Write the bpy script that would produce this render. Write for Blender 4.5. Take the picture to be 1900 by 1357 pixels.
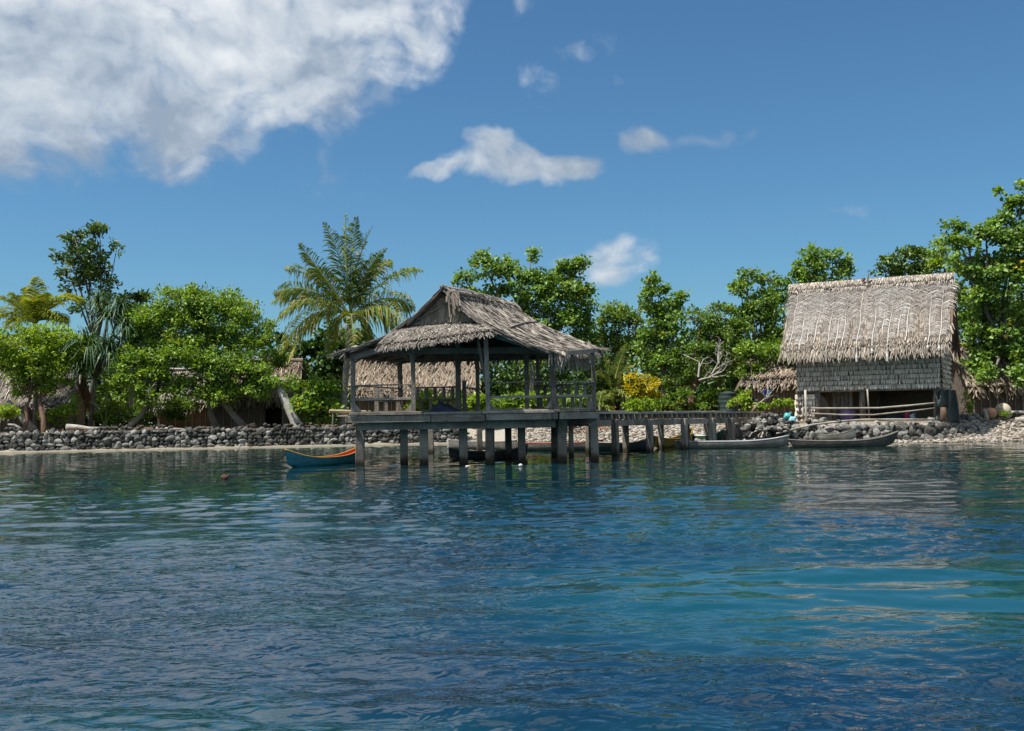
import bpy, bmesh, math, random
import numpy as np
from mathutils import Vector, Matrix, Euler

for o in list(bpy.data.objects):
    bpy.data.objects.remove(o)
SC = bpy.context.scene
COL = SC.collection
R = math.radians

# ------------------------------------------------------------------ camera
FPX, CX, CY = 1900.0, 950.0, 678.5            # focal length and centre in photograph pixels
CAM_H = 2.0
PITCH = math.atan((762 - 678.5) / FPX)
ROLL = R(-1.0)
CAM_ROT = Matrix.Rotation(R(90) + PITCH, 3, 'X') @ Matrix.Rotation(ROLL, 3, 'Z')
cam_data = bpy.data.cameras.new('camera')
cam_data.sensor_width = 36.0
cam_data.lens = 36.0 * FPX / 1900.0
cam_data.clip_start = 0.1
cam_data.clip_end = 9000
cam = bpy.data.objects.new('camera', cam_data)
cam.location = (0, 0, CAM_H)
cam.rotation_euler = CAM_ROT.to_euler()
COL.objects.link(cam)
SC.camera = cam

def ray(px, py):
    return CAM_ROT @ Vector(((px - CX) / FPX, -(py - CY) / FPX, -1.0))

def at(px, py, Y):
    d = ray(px, py); t = Y / d.y
    return Vector((0, 0, CAM_H)) + d * t

def gz(px, py, z=0.0):
    d = ray(px, py); t = (z - CAM_H) / d.z
    return Vector((0, 0, CAM_H)) + d * t

# ------------------------------------------------------------------ light
SUN_TO = Vector((-0.38, -0.16, 0.91)).normalized()
SUN_EL = math.asin(SUN_TO.z)
SUN_AZ = math.atan2(SUN_TO.x, SUN_TO.y)
sun_data = bpy.data.lights.new('sun', 'SUN')
sun_data.energy = 4.8
sun_data.angle = R(0.53)
sun_data.color = (1.0, 0.955, 0.88)
sun = bpy.data.objects.new('sun', sun_data)
sun.rotation_euler = (-SUN_TO).to_track_quat('-Z', 'Y').to_euler()
sun.location = (0, 0, 60)
COL.objects.link(sun)

SC.view_settings.view_transform = 'Standard'
SC.view_settings.look = 'None'
SC.view_settings.exposure = 0.58
SC.view_settings.gamma = 1.0
SC.cycles.use_denoising = True
SC.cycles.max_bounces = 8
SC.cycles.diffuse_bounces = 3
SC.cycles.glossy_bounces = 3
SC.cycles.transmission_bounces = 4
SC.cycles.transparent_max_bounces = 8
SC.cycles.caustics_reflective = False
SC.cycles.caustics_refractive = False
SC.cycles.sample_clamp_indirect = 4.0

# ------------------------------------------------------------------ node helper
class NT:
    def __init__(s, tree):
        s.t = tree; s.n = tree.nodes; s.l = tree.links
    def new(s, typ, **kw):
        n = s.n.new(typ)
        for k, v in kw.items(): setattr(n, k, v)
        return n
    def put(s, sock, v):
        if isinstance(v, bpy.types.NodeSocket): s.l.new(v, sock)
        elif v is not None: sock.default_value = v
    def math(s, op, a, b=None, c=None, clamp=False):
        n = s.new('ShaderNodeMath', operation=op, use_clamp=clamp)
        s.put(n.inputs[0], a)
        if b is not None: s.put(n.inputs[1], b)
        if c is not None: s.put(n.inputs[2], c)
        return n.outputs[0]
    def vec(s, op, a, b=None, out=0):
        n = s.new('ShaderNodeVectorMath', operation=op)
        s.put(n.inputs[0], a)
        if b is not None:
            if op == 'SCALE': s.put(n.inputs[3], b)
            else: s.put(n.inputs[1], b)
        return n.outputs[out]
    def noise(s, v, scale, detail=4, rough=0.55, lac=2.0, dist=0.0, color=False):
        n = s.new('ShaderNodeTexNoise')
        if v is not None: s.put(n.inputs['Vector'], v)
        n.inputs['Scale'].default_value = scale
        n.inputs['Detail'].default_value = detail
        n.inputs['Roughness'].default_value = rough
        n.inputs['Lacunarity'].default_value = lac
        n.inputs['Distortion'].default_value = dist
        return n.outputs[1 if color else 0]
    def smooth(s, v, a, b, lo=0.0, hi=1.0):
        n = s.new('ShaderNodeMapRange', interpolation_type='SMOOTHSTEP')
        s.put(n.inputs[0], v)
        n.inputs[1].default_value = a; n.inputs[2].default_value = b
        n.inputs[3].default_value = lo; n.inputs[4].default_value = hi
        return n.outputs[0]
    def mix(s, f, a, b, mode='MIX'):
        n = s.new('ShaderNodeMix', data_type='RGBA', blend_type=mode)
        s.put(n.inputs[0], f)
        for k, v in ((6, a), (7, b)):
            if isinstance(v, (tuple, list)): v = (*v[:3], 1.0)
            s.put(n.inputs[k], v)
        return n.outputs[2]
    def ramp(s, f, stops):
        n = s.new('ShaderNodeValToRGB')
        s.put(n.inputs[0], f)
        e = n.color_ramp.elements
        while len(e) < len(stops): e.new(0.5)
        for el, (p, c) in zip(e, stops):
            el.position = p; el.color = (*c, 1)
        return n.outputs[0]
    def mapping(s, v, scale=(1, 1, 1), rot=(0, 0, 0), loc=(0, 0, 0)):
        n = s.new('ShaderNodeMapping')
        s.put(n.inputs[0], v)
        n.inputs[1].default_value = loc; n.inputs[2].default_value = rot; n.inputs[3].default_value = scale
        return n.outputs[0]

# ------------------------------------------------------------------ sky
def uv_of(px, py):
    d = ray(px, py).normalized()
    return math.atan2(d.x, d.y), math.asin(d.z)

def build_world():
    w = bpy.data.worlds.new('World'); SC.world = w; w.use_nodes = True
    w.cycles.sampling_method = 'MANUAL'; w.cycles.sample_map_resolution = 256
    T = NT(w.node_tree); T.n.clear()
    out = T.new('ShaderNodeOutputWorld'); bg = T.new('ShaderNodeBackground')
    bg.inputs['Strength'].default_value = 0.10
    sky = T.new('ShaderNodeTexSky', sky_type='NISHITA')
    sky.sun_disc = False
    sky.sun_elevation = SUN_EL; sky.sun_rotation = SUN_AZ
    sky.altitude = 0; sky.air_density = 1.0; sky.dust_density = 0.6; sky.ozone_density = 2.0
    skyc = T.mix(1.0, sky.outputs[0], SKY_TINT, 'MULTIPLY')
    d = T.new('ShaderNodeTexCoord').outputs['Generated']
    d = T.vec('NORMALIZE', d)
    sp = T.new('ShaderNodeSeparateXYZ'); T.put(sp.inputs[0], d)
    u = T.math('ARCTAN2', sp.outputs[0], sp.outputs[1])
    v = T.math('ARCSINE', sp.outputs[2])
    cb = T.new('ShaderNodeCombineXYZ'); T.put(cb.inputs[0], u); T.put(cb.inputs[1], v)
    P = cb.outputs[0]
    warp = T.noise(P, 9.0, 3, 0.5, color=True)
    warp = T.vec('SCALE', T.vec('SUBTRACT', warp, (0.5, 0.5, 0.5)), 0.06)
    warp2 = T.vec('SCALE', T.vec('SUBTRACT', T.noise(P, 38.0, 3, 0.5, color=True), (0.5, 0.5, 0.5)), 0.012)
    Q = T.vec('ADD', T.vec('ADD', P, warp), warp2)
    # (px, py, rx, ry, weight): where the cumulus of the photograph stand in the sky
    blobs = [(110, 20, 430, 240, 1.1), (450, 30, 380, 220, 1.1), (690, 0, 190, 150, 1.0), (340, 200, 180, 140, 1.0),
             (40, 200, 230, 140, 1.1), (560, 140, 200, 100, 0.8), (-300, 20, 420, 260, 1.0), (300, -260, 700, 220, 1.1),
             (908, 290, 66, 56, 1.0), (950, 312, 150, 40, 1.0), (1060, 306, 92, 30, 0.95), (815, 322, 70, 18, 0.7),
             (1197, 254, 66, 28, 0.55), (1010, 148, 70, 44, 0.36), (1090, 85, 64, 24, 0.22), (982, 25, 34, 32, 0.28),
             (1118, 145, 36, 26, 0.24), (1140, 492, 90, 58, 0.95), (1085, 505, 90, 46, 0.5), (1180, 490, 50, 48, 0.9),
             (570, 290, 60, 75, 0.16), (580, 355, 70, 26, 0.14), (1560, 394, 80, 14, 0.2), (1120, 410, 120, 14, 0.12), (1330, 245, 90, 14, 0.14)]
    M = None
    for (px, py, rx, ry, wt) in blobs:
        cu, cv = uv_of(px, py)
        q = T.vec('SUBTRACT', Q, (cu, cv, 0))
        q = T.vec('MULTIPLY', q, (FPX / rx, FPX / ry, 0))
        dd = T.vec('DOT_PRODUCT', q, q, out=1)
        m = T.math('MULTIPLY_ADD', dd, -wt, wt)
        M = m if M is None else T.math('SMOOTH_MAX', M, m, 0.15)
    # outside the view: denser cumulus, added to lift the ambient light
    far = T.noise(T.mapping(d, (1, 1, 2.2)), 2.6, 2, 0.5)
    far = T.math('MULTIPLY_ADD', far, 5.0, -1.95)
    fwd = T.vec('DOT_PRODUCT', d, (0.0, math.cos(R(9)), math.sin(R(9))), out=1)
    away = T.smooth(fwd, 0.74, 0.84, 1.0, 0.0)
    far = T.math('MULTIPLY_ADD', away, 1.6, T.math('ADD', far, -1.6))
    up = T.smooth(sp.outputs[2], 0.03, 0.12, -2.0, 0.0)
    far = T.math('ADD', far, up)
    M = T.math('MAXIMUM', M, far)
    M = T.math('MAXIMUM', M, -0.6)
    Qs = T.mapping(Q, (1, 1.3, 1))
    n1 = T.noise(Qs, 9.0, 8, 0.60)
    vo = T.new('ShaderNodeTexVoronoi', feature='F1')
    T.put(vo.inputs['Vector'], Qs)
    vo.inputs['Scale'].default_value = 30.0
    vo.inputs['Detail'].default_value = 1.0; vo.inputs['Roughness'].default_value = 0.5
    f1 = T.math('ADD', n1, T.math('MULTIPLY_ADD', vo.outputs['Distance'], -0.22, 0.14))
    n2 = T.noise(T.mapping(Q, (1, 1.3, 1), loc=(0.010, -0.018, 0)), 9.0, 4, 0.56)
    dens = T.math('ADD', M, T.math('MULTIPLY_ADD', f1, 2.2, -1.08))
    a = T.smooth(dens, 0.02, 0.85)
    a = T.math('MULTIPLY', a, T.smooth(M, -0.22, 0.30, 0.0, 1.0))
    lowf = T.noise(T.mapping(Q, (1, 1.6, 1), loc=(0.3, 0.1, 0)), 5.0, 4, 0.5)
    rel = T.math('MULTIPLY', T.math('SUBTRACT', n1, n2), 2.2)
    sh = T.math('ADD', T.math('MULTIPLY_ADD', lowf, 2.6, -0.85), rel)
    hgt = T.smooth(v, 0.23, 0.38, -0.34, 0.26)
    sh = T.math('ADD', sh, T.math('ADD', hgt, T.math('MULTIPLY_ADD', vo.outputs['Distance'], -0.14, 0.07)))
    cc = T.ramp(sh, [(0.0, (2.2, 2.75, 3.5)), (0.40, (3.6, 4.1, 4.7)), (0.90, (5.6, 5.85, 6.1))])
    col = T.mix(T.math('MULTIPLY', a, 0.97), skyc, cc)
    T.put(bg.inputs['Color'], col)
    T.l.new(bg.outputs[0], out.inputs[0])
SKY_TINT = (0.365, 0.595, 0.715)
build_world()

# ------------------------------------------------------------------ object helpers
def tag(o, label=None, cat=None, group=None, kind=None):
    if label: o['label'] = label
    if cat: o['category'] = cat
    if group: o['group'] = group
    if kind: o['kind'] = kind
    return o

def empty(name, loc, label=None, cat=None, group=None):
    o = bpy.data.objects.new(name, None)
    o.location = loc; o.empty_display_size = 0.2
    COL.objects.link(o)
    return tag(o, label, cat, group)

def wloc(o):
    v = Vector((0, 0, 0))
    while o is not None:
        v += o.location; o = o.parent
    return v

def link(name, me, mat=None, parent=None, loc=None):
    o = bpy.data.objects.new(name, me)
    if mat is not None and len(me.materials) == 0: me.materials.append(mat)
    COL.objects.link(o)
    if parent is not None: o.parent = parent
    if loc is not None: o.location = loc
    return o

def np_mesh(name, V, F, mat, parent=None, attr=None, smooth=False, base=None):
    """V (n,3) world coordinates, F (m,k) array or list of tuples."""
    V = np.asarray(V, dtype=np.float64)
    off = wloc(parent) if parent is not None else (Vector(base) if base is not None else Vector((0, 0, 0)))
    V = V - np.array(off)
    me = bpy.data.meshes.new(name)
    if isinstance(F, np.ndarray):
        m, k = F.shape
        me.vertices.add(len(V)); me.vertices.foreach_set('co', V.astype(np.float32).ravel())
        me.loops.add(m * k); me.loops.foreach_set('vertex_index', F.astype(np.int32).ravel())
        me.polygons.add(m)
        me.polygons.foreach_set('loop_start', np.arange(0, m * k, k, dtype=np.int32))
        me.polygons.foreach_set('loop_total', np.full(m, k, dtype=np.int32))
        me.update(calc_edges=True)
    else:
        me.from_pydata([tuple(v) for v in V], [], F)
        me.update()
    if attr is not None:
        a = me.attributes.new('v', 'FLOAT', 'POINT')
        a.data.foreach_set('value', np.asarray(attr, dtype=np.float32))
    if smooth:
        me.polygons.foreach_set('use_smooth', np.ones(len(me.polygons), dtype=bool))
    return link(name, me, mat, parent, loc=None if parent is not None else off)

class MB:
    """collects simple shapes in world coordinates, then links them as one mesh object"""
    def __init__(s): s.v = []; s.f = []; s.a = []; s.cur = None
    def _add(s, vs, fs, val=None):
        n = len(s.v); s.v += [tuple(p) for p in vs]; s.f += [tuple(i + n for i in f) for f in fs]
        val = random.random() if val is None else val
        s.a += [val] * len(vs); return s
    def beam(s, p0, p1, w, h, up=(0, 0, 1), taper=1.0, val=None, jit=0.0):
        p0 = Vector(p0); p1 = Vector(p1); d = (p1 - p0).normalized(); up = Vector(up)
        if abs(d.dot(up)) > 0.97: up = Vector((0, 1, 0))
        x = d.cross(up).normalized(); y = x.cross(d).normalized()
        vs = []
        for p, k in ((p0, 1.0), (p1, taper)):
            for sx, sy in ((-1, -1), (1, -1), (1, 1), (-1, 1)):
                j = Vector((random.uniform(-jit, jit), random.uniform(-jit, jit), random.uniform(-jit, jit)))
                vs.append(p + x * (sx * w / 2 * k) + y * (sy * h / 2 * k) + j)
        return s._add(vs, [(3, 2, 1, 0), (4, 5, 6, 7), (0, 1, 5, 4), (1, 2, 6, 5), (2, 3, 7, 6), (3, 0, 4, 7)], val)
    def slab(s, poly, thick, n=None, val=None):
        poly = [Vector(p) for p in poly]
        if n is None: n = (poly[1] - poly[0]).cross(poly[2] - poly[0]).normalized()
        n = Vector(n); k = len(poly)
        vs = poly + [p - n * thick for p in poly]
        fs = [tuple(range(k)), tuple(range(2 * k - 1, k - 1, -1))]
        for i in range(k): fs.append((i, k + i, k + (i + 1) % k, (i + 1) % k))
        return s._add(vs, fs, val)
    def tube(s, pts, radii, n=8, val=None, cap=True, wob=0.0):
        pts = [Vector(p) for p in pts]; vs = []; fs = []
        ref = Vector((0.13, 0.31, 0.94))
        for i, p in enumerate(pts):
            d = (pts[min(i + 1, len(pts) - 1)] - pts[max(i - 1, 0)]).normalized()
            if abs(d.dot(ref)) > 0.95: rf = Vector((1, 0.1, 0))
            else: rf = ref
            x = d.cross(rf).normalized(); y = d.cross(x).normalized()
            for k in range(n):
                t = 2 * math.pi * k / n; r = radii[i] * (1 + random.uniform(-wob, wob))
                vs.append(p + x * (r * math.cos(t)) + y * (r * math.sin(t)))
        for i in range(len(pts) - 1):
            for k in range(n):
                a = i * n + k; b = i * n + (k + 1) % n
                fs.append((a, b, b + n, a + n))
        if cap:
            fs.append(tuple(range(n - 1, -1, -1))); fs.append(tuple(range((len(pts) - 1) * n, len(pts) * n)))
        return s._add(vs, fs, val)
    def build(s, name, mat, parent=None, smooth=False, base=None, kind=None, bevel=0.0):
        o = np_mesh(name, np.array(s.v), s.f, mat, parent, s.a, smooth, base)
        if bevel:
            b = o.modifiers.new('bevel', 'BEVEL'); b.width = bevel; b.segments = 1; b.limit_method = 'ANGLE'
        if kind: o['kind'] = kind
        return o

def one(fn, *a, name, mat, parent=None, smooth=False, base=None, kind=None, bevel=0.0, **kw):
    m = MB(); getattr(m, fn)(*a, **kw)
    return m.build(name, mat, parent, smooth, base, kind, bevel)

# ------------------------------------------------------------------ materials
def new_mat(name):
    m = bpy.data.materials.new(name); m.use_nodes = True
    T = NT(m.node_tree); T.n.clear()
    out = T.new('ShaderNodeOutputMaterial'); p = T.new('ShaderNodeBsdfPrincipled')
    T.l.new(p.outputs[0], out.inputs[0])
    return m, T, p, out

def wpos(T): return T.new('ShaderNodeNewGeometry').outputs['Position']

def mat_wood(name, c0, c1, c2, scale=1.0, rough=0.85, stain=False):
    m, T, p, out = new_mat(name)
    oc = T.new('ShaderNodeTexCoord').outputs['Object']
    oi = T.new('ShaderNodeObjectInfo')
    sh = T.vec('ADD', oc, T.vec('SCALE', oi.outputs['Location'], 0.0))
    rnd = oi.outputs['Random']
    cmb = T.new('ShaderNodeCombineXYZ')
    for i in range(3): T.put(cmb.inputs[i], T.math('MULTIPLY', rnd, 37.0 + 11 * i))
    sh = T.vec('ADD', sh, cmb.outputs[0])
    big = T.noise(sh, 1.3 * scale, 4, 0.6)
    gr = T.noise(T.mapping(sh, (14, 14, 1.6)), 1.6 * scale, 5, 0.65)
    gr2 = T.noise(T.mapping(sh, (1.4, 8, 14)), 1.6 * scale, 5, 0.65)
    g = T.math('MULTIPLY_ADD', T.math('ADD', gr, gr2), 0.5, T.math('MULTIPLY_ADD', big, 0.7, -0.35))
    g = T.math('ADD', g, T.math('MULTIPLY_ADD', rnd, 0.24, -0.12))
    col = T.ramp(g, [(0.28, c0), (0.5, c1), (0.72, c2)])
    if stain:
        z = T.new('ShaderNodeSeparateXYZ'); T.put(z.inputs[0], wpos(T))
        f = T.smooth(T.math('MULTIPLY_ADD', big, 0.5, z.outputs[2]), 0.34, 0.62, 1.0, 0.0)
        col = T.mix(f, col, (0.055, 0.036, 0.016))
        f2 = T.smooth(T.math('MULTIPLY_ADD', gr, 0.12, z.outputs[2]), 0.10, 0.16, 0.9, 0.0)
        col = T.mix(f2, col, (0.022, 0.022, 0.010))
    T.put(p.inputs['Base Color'], col)
    p.inputs['Roughness'].default_value = rough
    b = T.new('ShaderNodeBump'); b.inputs['Strength'].default_value = 0.5; b.inputs['Distance'].default_value = 0.02
    T.put(b.inputs['Height'], T.math('ADD', gr, gr2)); T.put(p.inputs['Normal'], b.outputs[0])
    return m

def mat_attr(name, stops, rough=0.8, scale=2.0, namp=0.5, transl=0.0, spec=0.3, bump=0.0, tint=None):
    """colour picked by the per-piece value 'v' plus a little noise"""
    m, T, p, out = new_mat(name)
    at_ = T.new('ShaderNodeAttribute', attribute_name='v').outputs['Fac']
    n = T.noise(wpos(T), scale, 4, 0.6)
    f = T.math('ADD', at_, T.math('MULTIPLY_ADD', n, namp, -namp * 0.5))
    col = T.ramp(f, stops)
    T.put(p.inputs['Base Color'], col)
    p.inputs['Roughness'].default_value = rough
    p.inputs['Specular IOR Level'].default_value = spec
    if transl:
        tr = T.new('ShaderNodeBsdfTranslucent')
        tc = T.mix(1.0, col, (1.25, 1.15, 0.45), 'MULTIPLY')
        T.put(tr.inputs[0], tc)
        mx = T.new('ShaderNodeMixShader'); mx.inputs[0].default_value = transl
        T.l.new(p.outputs[0], mx.inputs[1]); T.l.new(tr.outputs[0], mx.inputs[2])
        T.l.new(mx.outputs[0], out.inputs[0])
    if bump:
        b = T.new('ShaderNodeBump'); b.inputs['Strength'].default_value = bump; b.inputs['Distance'].default_value = 0.05
        T.put(b.inputs['Height'], T.noise(wpos(T), scale * 6, 5, 0.65)); T.put(p.inputs['Normal'], b.outputs[0])
    return m

def mat_noise(name, stops, scale=2.0, rough=0.85, bump=0.3, bscale=12.0, bdist=0.03, stretch=(1, 1, 1), spec=0.3, rnd=0.0, coord='world'):
    m, T, p, out = new_mat(name)
    c = wpos(T) if coord == 'world' else T.new('ShaderNodeTexCoord').outputs['Object']
    v = T.mapping(c, stretch)
    n = T.noise(v, scale, 6, 0.62)
    if rnd:
        r_ = T.new('ShaderNodeObjectInfo').outputs['Random']
        n = T.math('ADD', n, T.math('MULTIPLY_ADD', r_, rnd, -rnd / 2))
    T.put(p.inputs['Base Color'], T.ramp(n, stops))
    p.inputs['Roughness'].default_value = rough
    p.inputs['Specular IOR Level'].default_value = spec
    if bump:
        b = T.new('ShaderNodeBump'); b.inputs['Strength'].default_value = bump; b.inputs['Distance'].default_value = bdist
        T.put(b.inputs['Height'], T.noise(v, bscale, 5, 0.65)); T.put(p.inputs['Normal'], b.outputs[0])
    return m

M = {}
M['wood'] = mat_wood('weathered_wood', (0.10, 0.081, 0.063), (0.25, 0.212, 0.170), (0.42, 0.365, 0.302))
M['pile'] = mat_wood('pile_wood', (0.105, 0.087, 0.068), (0.26, 0.222, 0.180), (0.44, 0.385, 0.318), stain=True)
M['pole'] = mat_wood('pole_wood', (0.16, 0.14, 0.11), (0.30, 0.27, 0.22), (0.46, 0.42, 0.35))
M['bamboo'] = mat_noise('bamboo', [(0.3, (0.30, 0.24, 0.13)), (0.7, (0.52, 0.43, 0.26))], 3, 0.5, 0.2)
M['thatch'] = mat_attr('thatch', [(0.0, (0.110, 0.086, 0.068)), (0.35, (0.264, 0.221, 0.177)), (0.75, (0.418, 0.362, 0.296)), (1.0, (0.605, 0.540, 0.447))], 0.9, 1.2, 0.35)
M['thatch_grey'] = mat_attr('thatch_grey', [(0.0, (0.09, 0.075, 0.065)), (0.35, (0.20, 0.175, 0.15)), (0.75, (0.32, 0.285, 0.245)), (1.0, (0.48, 0.43, 0.37))], 0.9, 1.2, 0.35)
M['thatch_brown'] = mat_attr('thatch_brown', [(0.0, (0.09, 0.068, 0.05)), (0.4, (0.215, 0.165, 0.12)), (0.8, (0.34, 0.275, 0.21)), (1.0, (0.46, 0.39, 0.31))], 0.9, 1.2, 0.35)
M['thatch_under'] = mat_noise('thatch_underlay', [(0.3, (0.07, 0.055, 0.045)), (0.7, (0.17, 0.14, 0.11))], 6, 0.95, 0.6, 30)
M['shingle'] = mat_attr('leaf_shingle', [(0.0, (0.28, 0.23, 0.165)), (0.4, (0.55, 0.47, 0.365)), (0.8, (0.70, 0.615, 0.49)), (1.0, (0.78, 0.70, 0.57))], 0.85, 1.0, 0.45)
M['woven'] = mat_attr('woven_panel', [(0.0, (0.20, 0.15, 0.10)), (0.5, (0.40, 0.31, 0.22)), (1.0, (0.55, 0.45, 0.34))], 0.85, 1.5, 0.4)
M['wallboard'] = mat_noise('plaited_wall', [(0.3, (0.10, 0.07, 0.045)), (0.7, (0.25, 0.19, 0.13))], 3, 0.9, 0.5, 20, stretch=(6, 6, 1))
M['stone'] = mat_noise('coral_stone', [(0.25, (0.04, 0.038, 0.033)), (0.5, (0.15, 0.143, 0.128)), (0.80, (0.36, 0.345, 0.31))], 3.0, 0.95, 1.0, 9, 0.12, rnd=0.6)
M['pebble'] = mat_attr('coral_pebbles', [(0.0, (0.08, 0.06, 0.045)), (0.5, (0.24, 0.205, 0.165)), (1.0, (0.45, 0.41, 0.35))], 0.95, 3, 0.3)
M['bark'] = mat_noise('grey_bark', [(0.3, (0.09, 0.075, 0.06)), (0.6, (0.20, 0.175, 0.145)), (0.8, (0.33, 0.30, 0.26))], 4, 0.9, 0.8, 14, stretch=(2, 2, 0.6))
M['bark_red'] = mat_noise('reddish_bark', [(0.3, (0.09, 0.05, 0.035)), (0.7, (0.24, 0.15, 0.10))], 4, 0.9, 0.8, 14, stretch=(2, 2, 0.6))
M['bark_pale'] = mat_noise('pale_bark', [(0.3, (0.22, 0.20, 0.17)), (0.7, (0.46, 0.43, 0.38))], 4, 0.9, 0.6, 14)
M['palm_bark'] = mat_noise('palm_bark', [(0.3, (0.13, 0.115, 0.095)), (0.7, (0.30, 0.27, 0.23))], 3, 0.9, 0.9, 5, stretch=(1, 1, 5))

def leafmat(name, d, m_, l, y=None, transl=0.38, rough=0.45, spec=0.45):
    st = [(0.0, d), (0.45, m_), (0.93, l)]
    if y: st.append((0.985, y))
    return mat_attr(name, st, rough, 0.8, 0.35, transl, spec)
M['leaf_bright'] = leafmat('leaf_bright', (0.084, 0.153, 0.022), (0.178, 0.308, 0.036), (0.321, 0.471, 0.058), (0.700, 0.451, 0.068))
M['leaf_lime'] = leafmat('leaf_lime', (0.101, 0.184, 0.017), (0.224, 0.355, 0.028), (0.403, 0.539, 0.048))
M['leaf_mid'] = leafmat('leaf_mid', (0.076, 0.145, 0.029), (0.163, 0.294, 0.054), (0.309, 0.458, 0.087), (0.700, 0.471, 0.073))
M['leaf_fine'] = leafmat('leaf_fine', (0.067, 0.136, 0.022), (0.139, 0.247, 0.037), (0.270, 0.386, 0.066), (0.674, 0.375, 0.056))
M['leaf_dark'] = leafmat('leaf_dark', (0.040, 0.082, 0.015), (0.079, 0.154, 0.022), (0.191, 0.281, 0.041), None, 0.22)
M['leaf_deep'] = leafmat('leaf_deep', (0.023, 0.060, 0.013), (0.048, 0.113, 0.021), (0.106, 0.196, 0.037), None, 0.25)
M['leaf_gold'] = leafmat('leaf_gold', (0.200, 0.213, 0.015), (0.500, 0.425, 0.019), (0.700, 0.575, 0.025), None, 0.3)
M['leaf_palm'] = leafmat('leaf_palm', (0.050, 0.095, 0.018), (0.126, 0.188, 0.033), (0.336, 0.360, 0.090), (0.554, 0.360, 0.135), 0.28, 0.6, 0.22)
M['leaf_palm_y'] = leafmat('leaf_palm_young', (0.083, 0.128, 0.018), (0.195, 0.255, 0.033), (0.390, 0.405, 0.075), None, 0.35, 0.6, 0.22)
M['leaf_pand'] = leafmat('leaf_pandanus', (0.027, 0.068, 0.024), (0.068, 0.143, 0.053), (0.150, 0.240, 0.112), None, 0.15, 0.5, 0.35)
M['leaf_taro'] = leafmat('leaf_broad', (0.060, 0.120, 0.015), (0.135, 0.225, 0.030), (0.255, 0.360, 0.060), None, 0.4)
M['litter'] = mat_attr('leaf_litter', [(0.0, (0.09, 0.04, 0.02)), (0.5, (0.28, 0.13, 0.06)), (1.0, (0.45, 0.27, 0.12))], 0.85, 2, 0.3)

def paint(name, col, rough=0.5, var=0.25, scale=3, spec=0.4, metallic=0.0):
    d = tuple(c * (1 - var) for c in col); l = tuple(min(1, c * (1 + var)) for c in col)
    return mat_noise(name, [(0.3, d), (0.7, l)], scale, rough, 0.15, 15, 0.02, spec=spec)
# ------------------------------------------------------------------ ground, beach and sea
SHX = [-400, -80, -30.5, -10.4, -2.4, 3.5, 7.5, 10.5, 13.3, 21.5, 26, 80, 400]
SHY = [58, 60, 61, 63.3, 63.8, 61.5, 56.0, 53.2, 52.2, 51.4, 51.6, 52, 50]
def ys(x): return np.interp(x, SHX, SHY)
def sstep(a, b, x):
    t = np.clip((x - a) / (b - a), 0, 1); return t * t * (3 - 2 * t)
def ground_z(x, y):
    x = np.asarray(x, float); y = np.asarray(y, float)
    d = y - ys(x)
    w = np.clip(1 - sstep(-4.5, -1.0, x) + sstep(12.4, 13.6, x) * (1 - sstep(21.8, 23.2, x)), 0, 1)
    sand = np.clip(d, -30, 1.3) * 0.17
    step = sand + (1.12 - 0.22) * sstep(.9, 1.5, d)
    ramp = np.where(d < 0, d * 0.2, 1.12 * sstep(-3.0, 7.0, d) - 1.12 * sstep(-3.0, 7.0, 0.0) * (1 - sstep(0, 7, d)))
    z = w * step + (1 - w) * ramp
    bump = 0.05 * np.sin(x * 1.7 + y * 0.6) * np.sin(y * 1.3 - x * 0.4) + 0.03 * np.sin(x * 4.1) * np.sin(y * 3.7 + 1)
    return np.maximum(z + bump * sstep(0.1, 1.0, d), -3.0)
def gnd(px, Y):
    p = at(px, 780, Y); p.z = float(ground_z(p.x, p.y)); return p

def mat_ground():
    m, T, p, out = new_mat('island_ground')
    pos = wpos(T); s = T.new('ShaderNodeSeparateXYZ'); T.put(s.inputs[0], pos)
    n = T.noise(pos, 3.0, 6, 0.65); n2 = T.noise(pos, 18, 4, 0.7)
    soil = T.ramp(T.math('MULTIPLY_ADD', n2, 0.5, T.math('MULTIPLY', n, 0.5)), [(0.3, (0.05, 0.035, 0.022)), (0.55, (0.15, 0.10, 0.06)), (0.75, (0.26, 0.17, 0.09))])
    sand = T.ramp(n, [(0.3, (0.30, 0.26, 0.19)), (0.7, (0.46, 0.41, 0.32))])
    grav = T.ramp(n2, [(0.32, (0.13, 0.11, 0.09)), (0.5, (0.36, 0.33, 0.28)), (0.68, (0.56, 0.52, 0.46))])
    sh = T.mix(T.smooth(s.outputs[0], -4, 0), sand, grav)
    top = T.smooth(T.math('MULTIPLY_ADD', n, 0.3, s.outputs[2]), 1.12, 1.3)
    col = T.mix(top, sh, soil)
    wet = T.smooth(s.outputs[2], 0.02, 0.14, 0.5, 1.0)
    wm = T.new('ShaderNodeVectorMath', operation='SCALE'); T.put(wm.inputs[0], col); T.put(wm.inputs[3], wet)
    T.put(p.inputs['Base Color'], wm.outputs[0])
    p.inputs['Roughness'].default_value = 0.95
    b = T.new('ShaderNodeBump'); b.inputs['Strength'].default_value = 0.8; b.inputs['Distance'].default_value = 0.08
    T.put(b.inputs['Height'], n2); T.put(p.inputs['Normal'], b.outputs[0])
    return m

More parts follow.
